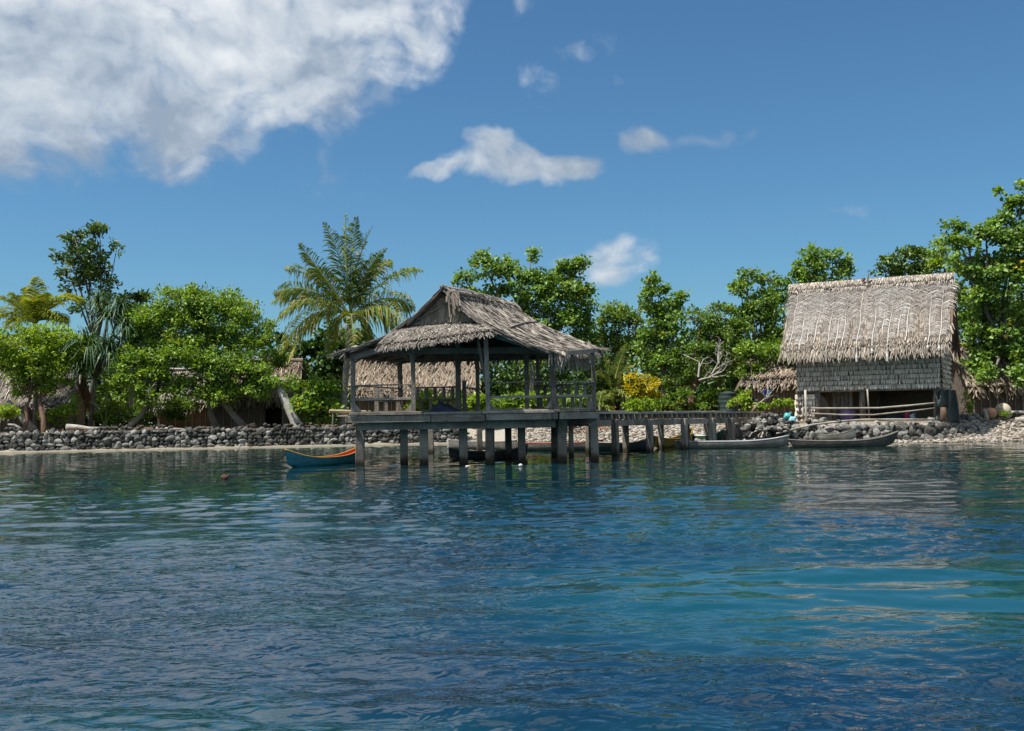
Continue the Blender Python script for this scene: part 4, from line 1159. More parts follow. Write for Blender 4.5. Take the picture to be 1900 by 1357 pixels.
def sphere_obj(name, c, r, mat, label, cat, squash=1.0, group=None, knob=True):
    bm = bmesh.new(); bmesh.ops.create_uvsphere(bm, u_segments=20, v_segments=14, radius=r)
    for v in bm.verts:
        v.co.z *= squash
        if v.co.z > r * .9 * squash: v.co.z += .0
    me = bpy.data.meshes.new(name); bm.to_mesh(me); bm.free()
    me.polygons.foreach_set('use_smooth', np.ones(len(me.polygons), dtype=bool))
    root = empty(name, c - Vector((0, 0, r * squash)), label, cat, group)
    o = link('shell', me, mat, root, Vector((0, 0, r * squash)))
    mm = MB(); e = c + Vector((-.6, -.5, .35)).normalized() * r * .97
    mm.tube([e, e + Vector((-.6, -.5, .35)).normalized() * r * .22], [r * .16, r * .12], 8); mm.build('lug', mat, root, smooth=True)
    mm = MB(); z0 = c.z
    ring = [c + Vector((math.cos(t) * r * 1.004, math.sin(t) * r * 1.004, 0)) for t in np.linspace(0, 2 * math.pi, 25)]
    mm.tube(ring, [r * .03] * 25, 4, cap=False); mm.build('seam', mat, root)
    return root
sphere_obj('fishing_float', at(1839, 767, 56.6), .31, paint('faded_orange', (0.50, 0.27, 0.16), .6, .25), 'smaller faded orange round fishing float on the stones', 'float')
sphere_obj('fishing_float', at(1861, 762.5, 57.0), .43, paint('faded_cream', (0.52, 0.42, 0.30), .6, .2), 'larger cream round fishing float on the stones', 'float')
pole('snag', 'short leaning weathered wooden stake beside the orange float', [at(1834, 785, 56.3), at(1830, 772, 56.3), at(1826, 759, 56.3)], .13, .10, M['bark_pale'], 8, 'stake')
pole('beach_log', 'pale log lying behind the cream float', [at(1868, 766, 57.6), at(1890, 766.5, 57.4), at(1930, 766, 57.2)], .11, .13, M['bark_pale'], 9, 'log')
pole('beach_log', 'stout pale log half buried at the top of the pebble beach', [at(1884, 780, 55.8), at(1905, 779, 55.6), at(1940, 779, 55.6)], .16, .17, M['bark_pale'], 9, 'log')

def sack(name, c, rx, ry, rz, mat, label, cat, seed):
    bm = bmesh.new(); bmesh.ops.create_icosphere(bm, subdivisions=3, radius=1)
    rg = random.Random(seed); a = [rg.uniform(0, 6) for _ in range(6)]
    for v in bm.verts:
        x, y, z = v.co; k = 1 + .10 * math.sin(5 * x + a[0] + 3 * z) + .08 * math.sin(7 * z + a[1] + 4 * y) + .06 * math.sin(11 * x + 9 * y + a[2])
        zz = max(z, -.55)
        v.co = Vector((x * rx * k, y * ry * k, zz * rz * k))
    me = bpy.data.meshes.new(name); bm.to_mesh(me); bm.free()
    me.polygons.foreach_set('use_smooth', np.ones(len(me.polygons), dtype=bool))
    root = empty(name, c, label, cat)
    link('body', me, mat, root)
    mm = MB(); t = c + Vector((rx * .5, 0, rz * .8)); mm.tube([t, t + Vector((.05, 0, .03)), t + Vector((.12, 0, .05))], [.05, .03, .05], 7); mm.build('tied_neck', mat, root, smooth=True)
    return root
sack('plastic_bag', at(1461, 774, 53.5), .20, .16, .22, paint('turquoise_plastic', (0.09, 0.42, 0.40), .35, .3), 'turquoise plastic bag on top of the rock heap', 'bag', 3)
sack('plastic_bag', at(1470, 779, 53.4), .20, .16, .16, paint('pale_blue_plastic', (0.34, 0.60, 0.68), .35, .3), 'pale blue plastic bag lying against the turquoise bag', 'bag', 4)
# purple woven basket and bundles under the house
def basket():
    c = hp(2.55, .9, G0); root = empty('woven_basket', c, 'purple patterned basket on the ground under the tall house', 'basket')
    m = MB(); n = 18; prof = [(.36, 0), (.42, .2), (.44, .45), (.40, .62)]
    pts = [c + Vector((0, 0, z)) for r, z in prof]; m.tube(pts, [r for r, z in prof], n); m.build('body', mat_noise('purple_weave', [(.35, (.10, .06, .16)), (.5, (.22, .16, .34)), (.65, (.34, .28, .42))], 9, .8, .5, 20), root)
    m = MB(); ring = [c + Vector((math.cos(t) * .41, math.sin(t) * .41, .63)) for t in np.linspace(0, 2 * math.pi, 19)]; m.tube(ring, [.03] * 19, 5, cap=False); m.build('rim', M['thatch_under'], root)
basket()
sack('bundle', hp(4.9, 1.0, G0 + .1), .5, .3, .28, paint('dark_bundle', (0.02, 0.025, 0.04), .8), 'dark cloth bundle under the tall house behind the rails', 'bundle', 9)
sack('bundle', hp(5.9, .5, G0 + .15), .14, .12, .2, paint('light_blue_plastic', (0.25, .42, .5), .4), 'small light blue bundle under the tall house', 'bundle', 10)
sack('bundle', hp(5.65, .5, G0 + .2), .12, .1, .25, paint('crimson_cloth', (0.35, .02, .07), .8), 'small crimson bundle under the tall house', 'bundle', 12)
one('beam', hp(5.9, .4, G0 + .02), hp(HW - .1, .3, G0 + .06), .5, .05, name='x', mat=M['pole']).name = 'loose_board'
tag(bpy.data.objects['loose_board'], 'pale loose board lying on the stone terrace', 'board')

# ------------------------------------------------------------------ background huts
def hut(name, label, ctr, w, d, wall_h, ridge_h, over, mat, seed, rot=0.0, door=None, courses=10, per=70, fringe_=.45, wallmat=None, sag=.15):
    cx, cy, z0 = ctr
    ex = Vector((math.cos(rot), math.sin(rot), 0)); ey = Vector((-ex.y, ex.x, 0)); C0 = Vector((cx, cy, 0))
    def q(t, u, z): v = C0 + ex * t + ey * u; v.z = z; return v
    root = empty(name, q(0, 0, z0), label, 'hut'); wm = wallmat or M['wallboard']
    hw, hd = w / 2, d / 2; zt = z0 + wall_h
    segs = [(-hw, hw)]
    if door: segs = [(-hw, door[0]), (door[1], hw)]
    for a, b in segs:
        m = MB(); m.slab([q(a, -hd, z0 - .2), q(b, -hd, z0 - .2), q(b, -hd, zt), q(a, -hd, zt)], .08); fw = m.build('front_wall', wm, root)
        t = a + .1
        while t < b:
            one('beam', q(t, -hd - .04, z0 - .1), q(t + random.uniform(-.03, .03), -hd - .04, zt), .05, .05, name='wall_batten', mat=M['pole'], parent=fw); t += random.uniform(.35, .6)
    if door:
        m = MB(); m.slab([q(door[0], -hd + .03, zt - .45), q(door[1], -hd + .03, zt - .45), q(door[1], -hd + .03, zt), q(door[0], -hd + .03, zt)], .06); m.build('door_head', wm, root)
    for s in (-1, 1):
        m = MB(); m.slab([q(s * hw, -hd, z0 - .2), q(s * hw, hd, z0 - .2), q(s * hw, hd, zt), q(s * hw, 0, z0 + ridge_h - .3), q(s * hw, -hd, zt)], .08); m.build('side_wall', wm, root)
    m = MB(); m.slab([q(-hw, hd, z0 - .2), q(hw, hd, z0 - .2), q(hw, hd, zt), q(-hw, hd, zt)], .08); m.build('rear_wall', wm, root)
    ez = zt - over * .35
    for s in (-1, 1):
        near = [q(-hw - .6, 0, z0 + ridge_h), q(-hw - .55, s * hd * .55, z0 + ridge_h * .5 + zt * .5 - z0 * .5 - sag), q(-hw - .5, s * (hd + over), ez)]
        far = [q(hw + .6, 0, z0 + ridge_h), q(hw + .55, s * hd * .55, z0 + ridge_h * .5 + zt * .5 - z0 * .5 - sag), q(hw + .5, s * (hd + over), ez)]
        P = patch_fn(near, far); sheet(P, 'thatch_underlay', M['thatch_under'], root, 10, 7, .10)
        thatch(P, 'thatch', mat, root, courses, per, .8, .10, seed + s, lift=.06, fringe=fringe_, ang=.3)
    pts = [q(t, 0, z0 + ridge_h + .06) for t in np.linspace(-hw - .6, hw + .6, 8)]
    one('tube', pts, [.16] * 8, 7, name='ridge_bundle', mat=mat, parent=root, wob=.2)
    return root
random.seed(31)
gl = 1.12
pc = at(30, 760, 70)
hut('hut', 'low dark hut with grey thatch behind the slim trees at the sea wall', (pc.x, 71.5, gl), 6.6, 3.6, 1.9, 4.4, .9, M['thatch_grey'], 600, 0.05, fringe_=.6)
pc = at(468, 760, 70)
hut('hut', 'small hut with plaited wall and dark doorway behind the leaning trunk', (pc.x, 71.6, gl), 5.2, 3.4, 2.1, 4.6, .6, M['thatch_brown'], 610, -0.03, door=(.95, 2.1))
pc = at(335, 760, 70)
hut('hut', 'shadowed hut under the spreading bright green tree', (pc.x, 74.5, gl), 5.0, 3.4, 1.9, 4.2, .7, M['thatch_grey'], 615, 0.03)
pc = at(770, 760, 72)
hut('hut', 'wide hut with sunlit brown thatch seen through the pavilion', (pc.x, 73.2, gl), 7.8, 4.6, 2.5, 5.3, .7, M['thatch_brown'], 620, 0.06, courses=15, per=150, fringe_=.25)
pc = at(1440, 760, 61)
hut('hut', 'half hidden hut with ragged brown thatch left of the tall house', (pc.x + .9, 63.6, gl), 2.6, 2.8, 2.75, 3.7, .7, M['thatch_brown'], 630, -0.45, fringe_=.6)
pc = at(1875, 760, 62)
hut('hut', 'dark plank hut with grey thatch beyond the round floats', (pc.x + .4, 63.4, gl), 5.6, 3.2, 2.0, 4.4, .8, M['thatch_brown'], 640, 0.0, fringe_=.5, wallmat=M['thatch_under'])
# dark green water tank among the trees
def tank():
    c = gnd(1352, 66.5); root = empty('water_tank', c, 'dark green ribbed water tank among the trunks', 'tank')
    m = MB(); zs = np.linspace(-.1, 1.75, 14); m.tube([c + Vector((0, 0, z)) for z in zs], [.62 + (.02 if i % 2 else 0) for i in range(14)], 24); m.build('body', paint('tank_green', (0.03, 0.05, 0.045), .6), root)
    m = MB(); m.tube([c + Vector((0, 0, 1.74)), c + Vector((0, 0, 1.82)), c + Vector((0, 0, 1.9))], [.6, .35, .15], 20); m.build('lid', paint('tank_lid', (0.03, 0.045, 0.04), .6), root)
tank()
# ------------------------------------------------------------------ foliage
def leaf_batch(C, D, N, L, W, tone, name, mat, parent, fold=0.25):
    """C base points, D leaf directions, N leaf normals: one small folded blade each"""
    D = D / np.linalg.norm(D, axis=1)[:, None]
    S = np.cross(D, N); S /= (np.linalg.norm(S, axis=1)[:, None] + 1e-9)
    U = np.cross(S, D)
    L = L[:, None]; W = W[:, None]
    mid = C + D * L * .5
    a = C; tip = C + D * L - U * L * .10
    l1 = C + D * L * .30 + S * W * .46 + U * W * fold; l2 = C + D * L * .68 + S * W * .40 + U * W * fold * .7
    r1 = C + D * L * .30 - S * W * .46 + U * W * fold; r2 = C + D * L * .68 - S * W * .40 + U * W * fold * .7
    V = np.stack([a, l1, l2, tip, r2, r1], 1); n = len(V)
    F = np.array([[0, 3, 2, 1], [0, 5, 4, 3]])[None] + (np.arange(n) * 6)[:, None, None]
    o = np_mesh(name, V.reshape(-1, 3), F.reshape(-1, 4), mat, parent, np.repeat(tone, 6)); o['kind'] = 'stuff'
    return o

def unit(rg, n):
    v = rg.normal(0, 1, (n, 3)); return v / np.linalg.norm(v, axis=1)[:, None]

def tree(name, label, base, lobes, Y, leaf='leaf_mid', bark='bark', L=.24, W=.15, dens=1.0, per=15, crad=.42, trunk_r=.16, seed=0, cat='tree', group=None,
         stems=None, forkt=.42, droop=0.0, sparse=0.0, depth=.8, tone=0.0, upright=.55, inner=.45, parts=('trunk', 'crown')):
    """lobes: (px, py, rx, ry[, dY]) in photograph pixels at distance Y"""
    rg = np.random.default_rng(seed); rr = random.Random(seed)
    k = Y / FPX
    bp = gnd(base[0], base[1] if len(base) > 1 else Y)
    root = empty(name, bp, label, cat, group)
    Cs = []; Os = []; wood = MB()
    cens = [at(l[0], l[1], Y + (l[4] if len(l) > 4 else 0)) for l in lobes]
    top = sum((c for c in cens), Vector()) / len(cens)
    if stems is None: stems = [(bp, trunk_r)]
    # trunk(s) to a fork below the crown
    forks = []
    for (b, r) in stems:
        b = Vector(b); f = b.lerp(top, forkt) + Vector((rr.uniform(-.3, .3), rr.uniform(-.3, .3), 0)); f.z = b.z + (top.z - b.z) * (forkt + .08)
        p1 = b.lerp(f, .4) + Vector((rr.uniform(-.2, .2), rr.uniform(-.15, .15), 0)); p2 = b.lerp(f, .75) + Vector((rr.uniform(-.2, .2), 0, 0))
        wood.tube([b - Vector((0, 0, .3)), b + Vector((0, 0, .15)), p1, p2, f], [r * 1.5, r * 1.1, r, r * .85, r * .7], 9, wob=.08)
        forks.append((f, r * .65))
    for li, (l, c) in enumerate(zip(lobes, cens)):
        rx, rz_ = l[2] * k, l[3] * k; ry = rx * depth
        f, r = min(forks, key=lambda t: (t[0] - c).length)
        midp = f.lerp(c, .5) + Vector((rr.uniform(-.3, .3), rr.uniform(-.3, .3), rr.uniform(-.1, .4)))
        wood.tube([f, midp, c], [r * .7, r * .5, r * .28], 6, wob=.1)
        area = 4 * math.pi * ((rx * ry + rx * rz_ + ry * rz_) / 3)
        n = max(8, int(dens * area / (crad * crad) * .62))
        nb = max(4, n // 7); bough = unit(rg, nb); bough[:, 2] = np.where(bough[:, 2] < -.55, -bough[:, 2], bough[:, 2])
        dirs = bough[rg.integers(0, nb, n)] + rg.normal(0, 1, (n, 3)) * np.array([.36, .36, .15]); dirs /= np.maximum(np.linalg.norm(dirs, axis=1), .5)[:, None]
        ph = rg.uniform(0, 6, 6)
        lump = 1 + .16 * np.sin(3.1 * dirs[:, 0] + ph[0] + 2 * dirs[:, 2]) * np.sin(2.7 * dirs[:, 2] + ph[1]) + .12 * np.sin(6 * dirs[:, 0] + 5 * dirs[:, 1] + ph[2])
        rad = (inner + (1 - inner) * rg.random(n) ** .6) * lump
        c_np = np.array(c)[None] + dirs * rad[:, None] * np.array([rx, ry, rz_])
        if sparse > 0:
            keep = np.sin(c_np[:, 0] * 2.1 + ph[3]) + np.sin(c_np[:, 2] * 2.6 + ph[4]) + np.sin(c_np[:, 1] * 2.0) + rg.normal(0, .5, n) > sparse * 2 - 1.6
            c_np = c_np[keep]; dirs = dirs[keep]
        Cs.append(c_np); Os.append(dirs)
        for q in c_np[::4]:
            qv = Vector(q); a = c.lerp(qv, rr.uniform(.0, .35)); mm = a.lerp(qv, .55) + Vector((rr.uniform(-.12, .12), rr.uniform(-.12, .12), rr.uniform(-.05, .15)))
            wood.tube([a, mm, qv], [.035, .022, .008], 3, cap=False)
    C = np.concatenate(Cs); O = np.concatenate(Os); n = len(C)
    g = max(float(bp.z) + .05, 0)
    idx = np.repeat(np.arange(n), per); m = len(idx)
    ctone = rg.normal(.46 + tone, .2, n)
    P = C[idx] + unit(rg, m) * (crad * rg.random(m) ** .5)[:, None] * np.array([1, 1, .75])
    D = O[idx] * .55 + unit(rg, m) * .75 + np.array([0, 0, .12 - droop])
    N = np.array([0, 0, upright]) + O[idx] * .25 + unit(rg, m) * .55
    Ls = L * rg.uniform(.5, 1.4, m); Ws = Ls * (W / L) * rg.uniform(.85, 1.15, m)
    tn = ctone[idx] + rg.normal(0, .16, m)
    odd = rg.random(m) < .003
    tn = np.where(odd, 1.0, np.clip(tn, 0, .93))
    ok = P[:, 2] > g
    leaf_batch(P[ok], D[ok], N[ok], Ls[ok], Ws[ok], tn[ok], parts[1], M[leaf], root)
    wood.build(parts[0], M[bark], root, smooth=True)
    return root

SH = lambda name, label, px, Y, lobes, **kw: tree(name, label, (px, Y), lobes, Y, cat=kw.pop('cat', 'shrub'), trunk_r=kw.pop('trunk_r', .05), parts=('stem', 'foliage'), **kw)

# --- left shore
b1, b2 = gnd(82, 65.2), gnd(45, 65.4)
tree('shore_tree', 'light green tree with two slim curved trunks rising from the sea wall', (82, 65.2),
     [(35, 640, 55, 42), (95, 650, 62, 45), (20, 690, 45, 38), (120, 690, 48, 36), (70, 690, 55, 36), (-30, 660, 55, 50), (150, 660, 34, 32), (60, 720, 38, 22), (112, 722, 34, 20)],
     66.5, 'leaf_lime', 'bark_red', L=.20, W=.11, dens=1.0, trunk_r=.15, seed=1, stems=[(b1, .17), (b2, .12)], crad=.38)
tree('broadleaf_tree', 'dark glossy tall tree standing above the left shore trees', (170, 76),
     [(142, 452, 28, 30), (186, 445, 27, 30), (165, 482, 40, 32), (140, 505, 36, 30), (195, 500, 30, 36), (170, 535, 48, 32), (215, 470, 12, 16), (120, 480, 16, 14), (172, 575, 40, 40)],
     76, 'leaf_dark', 'bark', L=.30, W=.14, dens=.75, per=10, crad=.40, trunk_r=.2, seed=2, sparse=.35, upright=.35)
tree('broadleaf_tree', 'small dark tree top peeping between the pandanus and the spreading tree', (245, 78), [(245, 552, 26, 20), (262, 560, 18, 16), (240, 600, 40, 36)], 78, 'leaf_dark', L=.28, W=.14, dens=.9, seed=3, trunk_r=.14)
tb = [(gnd(452, 66.8), .22), (gnd(232, 66.2), .17), (gnd(402, 67.2), .2), (gnd(440, 67.6), .16)]
tree('spreading_tree', 'wide spreading bright green tree overhanging the sea wall', (440, 67.2),
     [(345, 565, 62, 32), (405, 572, 52, 30), (300, 600, 62, 38), (440, 600, 48, 36), (370, 620, 75, 44), (270, 640, 52, 36), (460, 645, 52, 36), (330, 665, 72, 36, -1), (410, 680, 66, 34, -1), (250, 680, 44, 30, -1.5),
      (240, 715, 36, 22, -2), (290, 712, 48, 26, -2), (345, 720, 48, 22, -1.5), (445, 700, 55, 30, -1.5), (490, 700, 30, 24, -1.5), (275, 742, 32, 18, -2.2), (335, 755, 34, 14, -1.8), (400, 735, 42, 22, -1.6), (460, 735, 40, 18, -1.6), (505, 668, 26, 26, 1)],
     68, 'leaf_bright', 'bark', L=.21, W=.12, dens=1.25, per=16, crad=.42, trunk_r=.2, seed=4, stems=tb, inner=.25)
tree('broadleaf_tree', 'pale feathery tree rising behind the spreading tree', (430, 75), [(425, 560, 26, 24), (375, 552, 50, 20), (500, 625, 24, 30), (480, 610, 26, 24), (440, 590, 30, 24)], 75, 'leaf_fine', L=.2, W=.1, dens=.9, per=12, seed=5, sparse=.15, trunk_r=.14)
tree('vine_covered_tree', 'dark round leaved tree behind the coconut palm', (560, 74), [(535, 672, 42, 36), (590, 668, 44, 36), (615, 635, 34, 30), (655, 640, 40, 36), (570, 700, 50, 36), (640, 690, 40, 40), (520, 640, 18, 20, 2), (690, 660, 36, 30)], 74, 'leaf_deep', L=.30, W=.26, dens=.9, per=11, crad=.45, seed=6, trunk_r=.18)
tree('leaning_tree', 'old tree with thick pale leaning trunk above the sea wall', (550, 65.6), [(480, 690, 30, 20), (515, 705, 34, 16), (540, 715, 22, 14)], 66.6, 'leaf_bright', 'bark_pale', L=.22, W=.14, dens=.9, trunk_r=.24, seed=7,
     stems=[(gnd(552, 65.4), .30)], forkt=.86)
SH('leafy_shrub', 'bright green broad leaved shrub between leaning trunk and palm', 595, 66.2, [(575, 735, 36, 26), (615, 742, 36, 28), (590, 765, 44, 24), (630, 765, 26, 22), (560, 760, 22, 20), (600, 715, 24, 14)], leaf='leaf_bright', L=.24, W=.17, dens=1.0, seed=8)
# --- behind the pavilion and along the jetty
tree('hibiscus_tree', 'tall round leaved tree rising behind the pavilion roof', (985, 69), [(862, 520, 22, 16), (893, 482, 16, 15), (905, 505, 34, 26), (940, 498, 22, 20), (985, 478, 15, 16), (960, 525, 44, 30), (1000, 540, 48, 36), (1055, 505, 30, 20), (1075, 495, 22, 16), (1040, 540, 50, 34), (1080, 560, 28, 32), (1000, 590, 60, 40), (1060, 610, 44, 44), (960, 630, 56, 38), (1085, 650, 34, 34), (1020, 660, 60, 34), (880, 560, 36, 28), (910, 600, 40, 36)],
     70, 'leaf_mid', L=.22, W=.19, dens=1.35, per=13, crad=.46, seed=10, trunk_r=.2, droop=.25)
tree('fine_leaved_tree', 'olive green small leaved tree right of the pavilion', (1150, 71), [(1140, 590, 34, 28), (1165, 610, 36, 36), (1130, 640, 30, 36), (1185, 580, 22, 22), (1160, 660, 42, 34)], 72, 'leaf_fine', L=.20, W=.12, dens=1.5, per=14, seed=11, sparse=.0, trunk_r=.12)
tree('hibiscus_tree', 'slender round leaved tree over the jetty', (1235, 68), [(1205, 525, 16, 14), (1222, 548, 28, 24), (1262, 560, 20, 18), (1235, 590, 36, 34), (1250, 630, 38, 36), (1210, 640, 32, 30), (1235, 680, 40, 28), (1215, 600, 24, 30)], 69, 'leaf_mid', L=.23, W=.19, dens=1.15, per=13, seed=12, trunk_r=.14, droop=.2)
tree('fine_leaved_tree', 'dense olive tree with reddish trunk behind the jetty', (1278, 67), [(1300, 600, 40, 28), (1340, 590, 36, 28), (1320, 640, 56, 34), (1285, 670, 46, 32), (1350, 660, 44, 36), (1310, 700, 52, 24), (1260, 700, 36, 22), (1365, 620, 26, 30)], 68, 'leaf_fine', 'bark_red', L=.20, W=.12, dens=1.25, per=14, seed=13, trunk_r=.24, tone=-.12)
tree('hibiscus_tree', 'round leaved tree standing left of the tall house', (1420, 69), [(1385, 515, 18, 14), (1375, 545, 22, 20), (1430, 520, 28, 18), (1410, 560, 42, 30), (1450, 575, 36, 40), (1400, 610, 44, 36), (1440, 640, 40, 30), (1380, 590, 22, 24)], 70, 'leaf_mid', L=.22, W=.18, dens=1.1, per=13, seed=14, trunk_r=.16, droop=.2)
tree('hibiscus_tree', 'leafy tree whose top shows above the tall house ridge', (1540, 72), [(1520, 470, 22, 18), (1500, 495, 32, 24), (1545, 490, 36, 26), (1580, 505, 20, 14), (1510, 540, 44, 40), (1560, 550, 40, 44), (1480, 520, 20, 22)], 72, 'leaf_mid', L=.22, W=.17, dens=.95, per=13, seed=15, trunk_r=.18)
SH('leafy_shrub', 'yellow green bush above the half hidden hut roof', 1410, 63, [(1405, 665, 34, 26), (1440, 660, 36, 28), (1390, 655, 22, 20), (1420, 690, 34, 16), (1455, 680, 20, 24), (1385, 690, 20, 16)], leaf='leaf_bright', L=.2, W=.13, dens=1.0, seed=16, trunk_r=.07)
# --- right of and behind the house
tree('broadleaf_tree', 'dark leaved tree top behind the right end of the house ridge', (1690, 68), [(1655, 485, 26, 16), (1690, 485, 34, 22), (1725, 490, 30, 26), (1650, 505, 24, 14), (1700, 530, 60, 40)], 69, 'leaf_dark', L=.30, W=.13, dens=.95, per=12, seed=17, trunk_r=.18, tone=.1)
tree('broadleaf_tree', 'yellowish sparse tree between house ridge and the great right hand tree', (1745, 66), [(1745, 470, 20, 26), (1755, 500, 24, 20), (1735, 495, 18, 14)], 67, 'leaf_lime', L=.24, W=.15, dens=.8, per=9, seed=18, trunk_r=.1)
tree('great_tree', 'great round leaved tree filling the shore right of the tall house', (1862, 62), [(1770, 430, 20, 18), (1795, 450, 34, 26), (1830, 445, 36, 26), (1870, 420, 30, 30), (1895, 385, 18, 26), (1880, 460, 44, 36), (1825, 500, 48, 36), (1880, 530, 50, 44), (1940, 480, 60, 80), (1815, 560, 38, 36), (1860, 600, 50, 40), (1815, 640, 30, 36), (1850, 670, 44, 34), (1900, 660, 50, 44), (1820, 690, 30, 18), (1960, 600, 70, 80), (1800, 600, 24, 40), (1840, 700, 26, 14, -2), (1885, 700, 30, 16, -2), (1800, 520, 22, 40), (1788, 490, 20, 30, 2), (1782, 560, 18, 40, 3)],
     62, 'leaf_mid', L=.23, W=.20, dens=1.15, per=13, crad=.44, seed=19, trunk_r=.26, droop=.25)
tree('sapling', 'thin sapling shoots rising above the great right hand tree', (1905, 63), [(1856, 360, 9, 7), (1872, 378, 10, 8), (1890, 345, 6, 6), (1893, 372, 8, 10), (1880, 392, 14, 10)], 62.5, 'leaf_lime', L=.26, W=.22, dens=.9, per=6, crad=.3, seed=20, trunk_r=.05)
SH('leafy_shrub', 'small bright bush beside the tarpaulin and dark hut', 1795, 58.5, [(1793, 745, 8, 18), (1797, 765, 9, 14)], leaf='leaf_lime', L=.12, W=.08, dens=1.0, per=9, crad=.2, seed=21)
SH('leafy_shrub', 'tiny leafy plant growing between float and logs', 1870, 56, [(1869, 775, 9, 8)], leaf='leaf_bright', L=.17, W=.12, dens=1.0, per=7, crad=.2, seed=22)
# --- undergrowth
SH('golden_shrub', 'golden yellow croton shrub beyond the jetty', 1195, 64, [(1180, 708, 20, 14), (1200, 715, 22, 18), (1185, 732, 24, 16), (1205, 742, 18, 14), (1172, 722, 12, 10)], leaf='leaf_gold', L=.2, W=.09, dens=1.1, per=11, crad=.28, seed=23)
SH('leafy_shrub', 'lime green bush under the golden shrub', 1190, 63.6, [(1190, 755, 32, 14), (1165, 762, 20, 10), (1215, 758, 14, 12)], leaf='leaf_lime', L=.2, W=.10, dens=1.0, seed=24, crad=.3)
SH('leafy_shrub', 'lime green bush in front of the hut left of the tall house', 1375, 60.5, [(1372, 752, 16, 12), (1382, 742, 12, 10), (1385, 760, 14, 8)], leaf='leaf_lime', L=.17, W=.10, dens=1.1, seed=25, crad=.26)
SH('leafy_shrub', 'low bush at the doorway of the half hidden hut', 1450, 59.5, [(1444, 752, 10, 8), (1466, 752, 11, 9), (1412, 757, 16, 7)], leaf='leaf_lime', L=.16, W=.11, dens=1.1, seed=26, crad=.22)
for i, (px, lbl) in enumerate(((782, 'sunlit bush seen between the left bench slats of the pavilion'), (830, 'sunlit bush seen behind the dark cloth in the pavilion'), (880, 'sunlit bush seen between the two rear pavilion posts'), (935, 'sunlit bush seen through the right pavilion railing'), (985, 'sunlit bush seen beside the right bench of the pavilion'), (1052, 'sunlit bush seen behind the right bench slats'))):
    SH('leafy_shrub', lbl, px, 67.5, [(px, 752, 28, 16), (px + 14, 740, 18, 12), (px - 14, 764, 24, 10)], leaf='leaf_bright' if i % 2 else 'leaf_lime', L=.2, W=.13, dens=1.0, seed=30 + i, crad=.3)
for i, (px, Y, lbl) in enumerate(((110, 66.5, 'low bush beside the dark hut on the sea wall'), (200, 68.5, 'shaded thicket behind the driftwood log'), (260, 70, 'shaded thicket behind the pale slender trunk'), (320, 69, 'shaded thicket under the spreading tree'), (-5, 65, 'small bright bush on top of the sea wall'))):
    SH('leafy_shrub', lbl, px, Y, [(px, 775, 24, 14), (px + 18, 765, 20, 14), (px - 16, 770, 18, 12)], leaf='leaf_lime' if i in (0, 4) else 'leaf_fine', L=.16, W=.10, dens=1.0, seed=40 + i, crad=.28)
for i, (px, Y, lbl) in enumerate(((1120, 66, 'dark fern like bush at the shore end of the pavilion'), (1250, 66.5, 'shaded bush beside the reddish trunk'), (1310, 67, 'shaded bush behind the middle of the jetty'), (1338, 69, 'shaded bush beside the water tank'))):
    SH('leafy_shrub', lbl, px, Y, [(px, 752, 26, 18), (px + 16, 740, 18, 18), (px - 14, 760, 20, 10)], leaf='leaf_fine', L=.2, W=.11, dens=1.0, seed=50 + i, crad=.3)
# --- the wood behind, tree by tree
back = [(-40, 600, 90), (60, 620, 86), (130, 630, 88), (215, 640, 84), (300, 610, 86), (390, 610, 88), (470, 650, 85), (540, 690, 82), (640, 690, 84), (720, 680, 86), (800, 680, 84), (880, 640, 84), (960, 620, 86), (1050, 630, 84), (1120, 640, 82), (1190, 640, 84), (1270, 630, 84), (1340, 630, 84), (1400, 630, 82), (1470, 600, 82), (1560, 580, 84), (1650, 560, 84), (1740, 560, 80), (1820, 540, 78), (1910, 520, 78)]
random.seed(3)
for i, (px, py, Y) in enumerate(back):
    j = lambda a: random.uniform(-a, a)
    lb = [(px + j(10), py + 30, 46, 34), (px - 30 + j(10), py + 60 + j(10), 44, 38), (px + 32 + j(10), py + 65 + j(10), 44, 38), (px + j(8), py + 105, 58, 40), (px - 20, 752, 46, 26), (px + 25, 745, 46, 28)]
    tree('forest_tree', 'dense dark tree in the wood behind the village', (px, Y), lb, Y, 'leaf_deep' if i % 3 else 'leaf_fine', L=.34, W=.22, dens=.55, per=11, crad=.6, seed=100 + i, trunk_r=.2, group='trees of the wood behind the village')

# low tangle at the back of the wood that closes the view between the trunks
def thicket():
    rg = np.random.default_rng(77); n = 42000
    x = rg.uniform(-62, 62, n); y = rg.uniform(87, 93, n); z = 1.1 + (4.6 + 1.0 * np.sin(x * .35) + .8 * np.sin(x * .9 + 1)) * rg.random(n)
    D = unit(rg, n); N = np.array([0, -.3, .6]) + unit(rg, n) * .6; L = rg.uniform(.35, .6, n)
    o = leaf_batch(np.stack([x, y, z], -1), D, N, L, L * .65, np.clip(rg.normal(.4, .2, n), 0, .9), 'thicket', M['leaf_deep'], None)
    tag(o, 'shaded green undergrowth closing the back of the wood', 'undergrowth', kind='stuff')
thicket()

